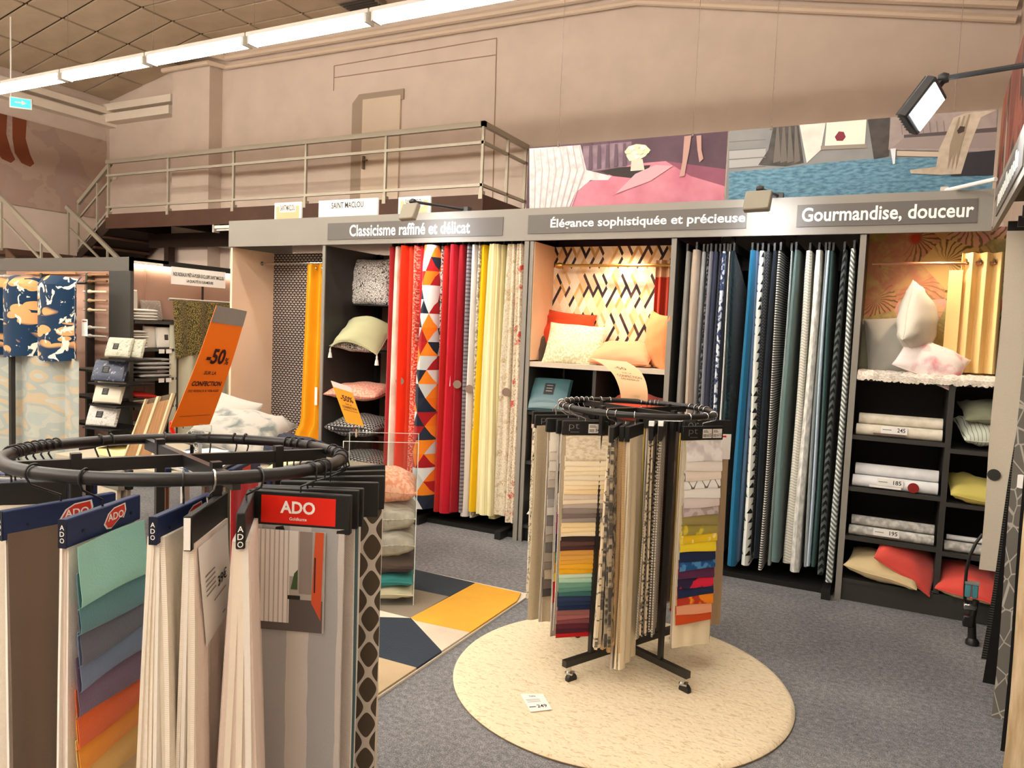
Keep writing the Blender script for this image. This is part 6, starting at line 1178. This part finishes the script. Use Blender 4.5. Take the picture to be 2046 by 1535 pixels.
side_curtain(1979, 1080, 4.25, .06, 2.14, rope, 'black rope textured curtain next to the beige canvas one', th_=.05, lean=.12); side_curtain(1986, 1080, 3.95, .06, 2.14, blk, 'plain black curtain between the rope textured and wavy ones', th_=.05, lean=.1)
o = side_curtain(2009, 1080, 3.6, .06, 2.14, wavy, 'grey curtain with pale wavy lines on the side rack', th_=.07); MB().lathe([(0, 0), (.028, 0), (.028, .002), (0, .002)], (.03, -.04, .98), 16, axis=Vector((-.4, -1, 0))).build('round_tag', M_card, o)
side_curtain(2034, 1080, 3.3, .06, 2.14, blk, 'second plain black curtain on the side rack', th_=.04); side_curtain(2040, 1080, 3.0, .06, 2.14, fab('tan_canvas', '', pat=p_noise('#b59d78', '#d9c6a4', 12, .35, .65, 3, 3, .4)), 'tan canvas curtain on the side rack', th_=.06)
t = thing('side_rack', 'black floor frame of the side curtain rack', 'rack frame', (.8, 3.9, 0)); MB().bx(-.25, .15, -1.0, .8, 0, .04).build('base_plate', M_blackb, t); MB().bx(.12, .16, -1.0, .8, .04, 2.2).build('back_panel', M_blackb, t)
# steamer by the cabinet
b0 = at(1942, 1288, 'z', 0); yb = b0.y; t = thing('garment_steamer', 'black stand with teal switch box and hose beside the shelf cabinet', 'steamer', b0); Lc = lambda px, py, d=0: at(px, py, 'y', yb+d)-b0
MB().tube([(0, 0, 0), Lc(1942, 1235), Lc(1950, 1200)], [.022, .018, .016], 10).build('stand', M_black, t); MB().lathe([(0, 0), (.032, 0), (.032, .02), (.022, .035), (0, .035)], (0, 0, 0), 20).build('foot', M_black, t)
c0 = Lc(1941, 1180); MB().box(c0+Vector((-.016, 0, 0)), (.028, .04, .07), bev=.004).build('switch', mat('switch_teal', '#4f9199', .4), t); MB().box(c0+Vector((.016, 0, 0)), (.028, .04, .07), bev=.004).build('switch', mat('switch_teal', '#4f9199', .4), t); MB().box(c0+Vector((0, 0, .04)), (.066, .044, .01)).build('cap', M_greyp, t)
MB().tube([Lc(1963, 1068, .02), Lc(1950, 1085), Lc(1938, 1110), Lc(1931, 1140), Lc(1928, 1175), Lc(1928, 1200), Lc(1938, 1212)], .008, 8).build('hose', M_black, t); MB().box(Lc(1938, 1212), (.06, .04, .03), bev=.005).build('bracket', M_chrome, t); MB().box(Lc(1934, 1240), (.05, .05, .06), bev=.006).build('motor', M_black, t)
# odd fittings
p = at(230, 355, 'y', 10.38); t = thing('wall_detector', 'round white detector on the wall behind the railing', 'detector', p); MB().lathe([(0, 0), (.05, 0), (.045, .03), (0, .035)], (0, 0, 0), 16, axis=Vector((0, -1, 0))).build('casing', M_white, t)
p = at(722, 10, 'z', 6.62); t = thing('ceiling_vent', 'dark grille box on the ceiling above the fluorescent row', 'vent', p); MB().bx(-.35, .35, -.2, .2, 0, .08, bev=.01).build('frame', M_wire, t); [MB().bx(-.3, .3, -.16+.08*i, -.13+.08*i, -.015, 0).build('slat', M_dgrey, t) for i in range(5)]
p = at(452, 488, 'y', 10.2); t = thing('junction_box', 'white junction box with conduit on the wall under the platform', 'junction box', p); MB().bx(-.16, .16, -.05, .18, -.06, .08, bev=.01).build('box', M_white, t); MB().tube([(.02, .1, -.06), (.02, .1, -1.2)], .025, 8).build('conduit', M_white, t)
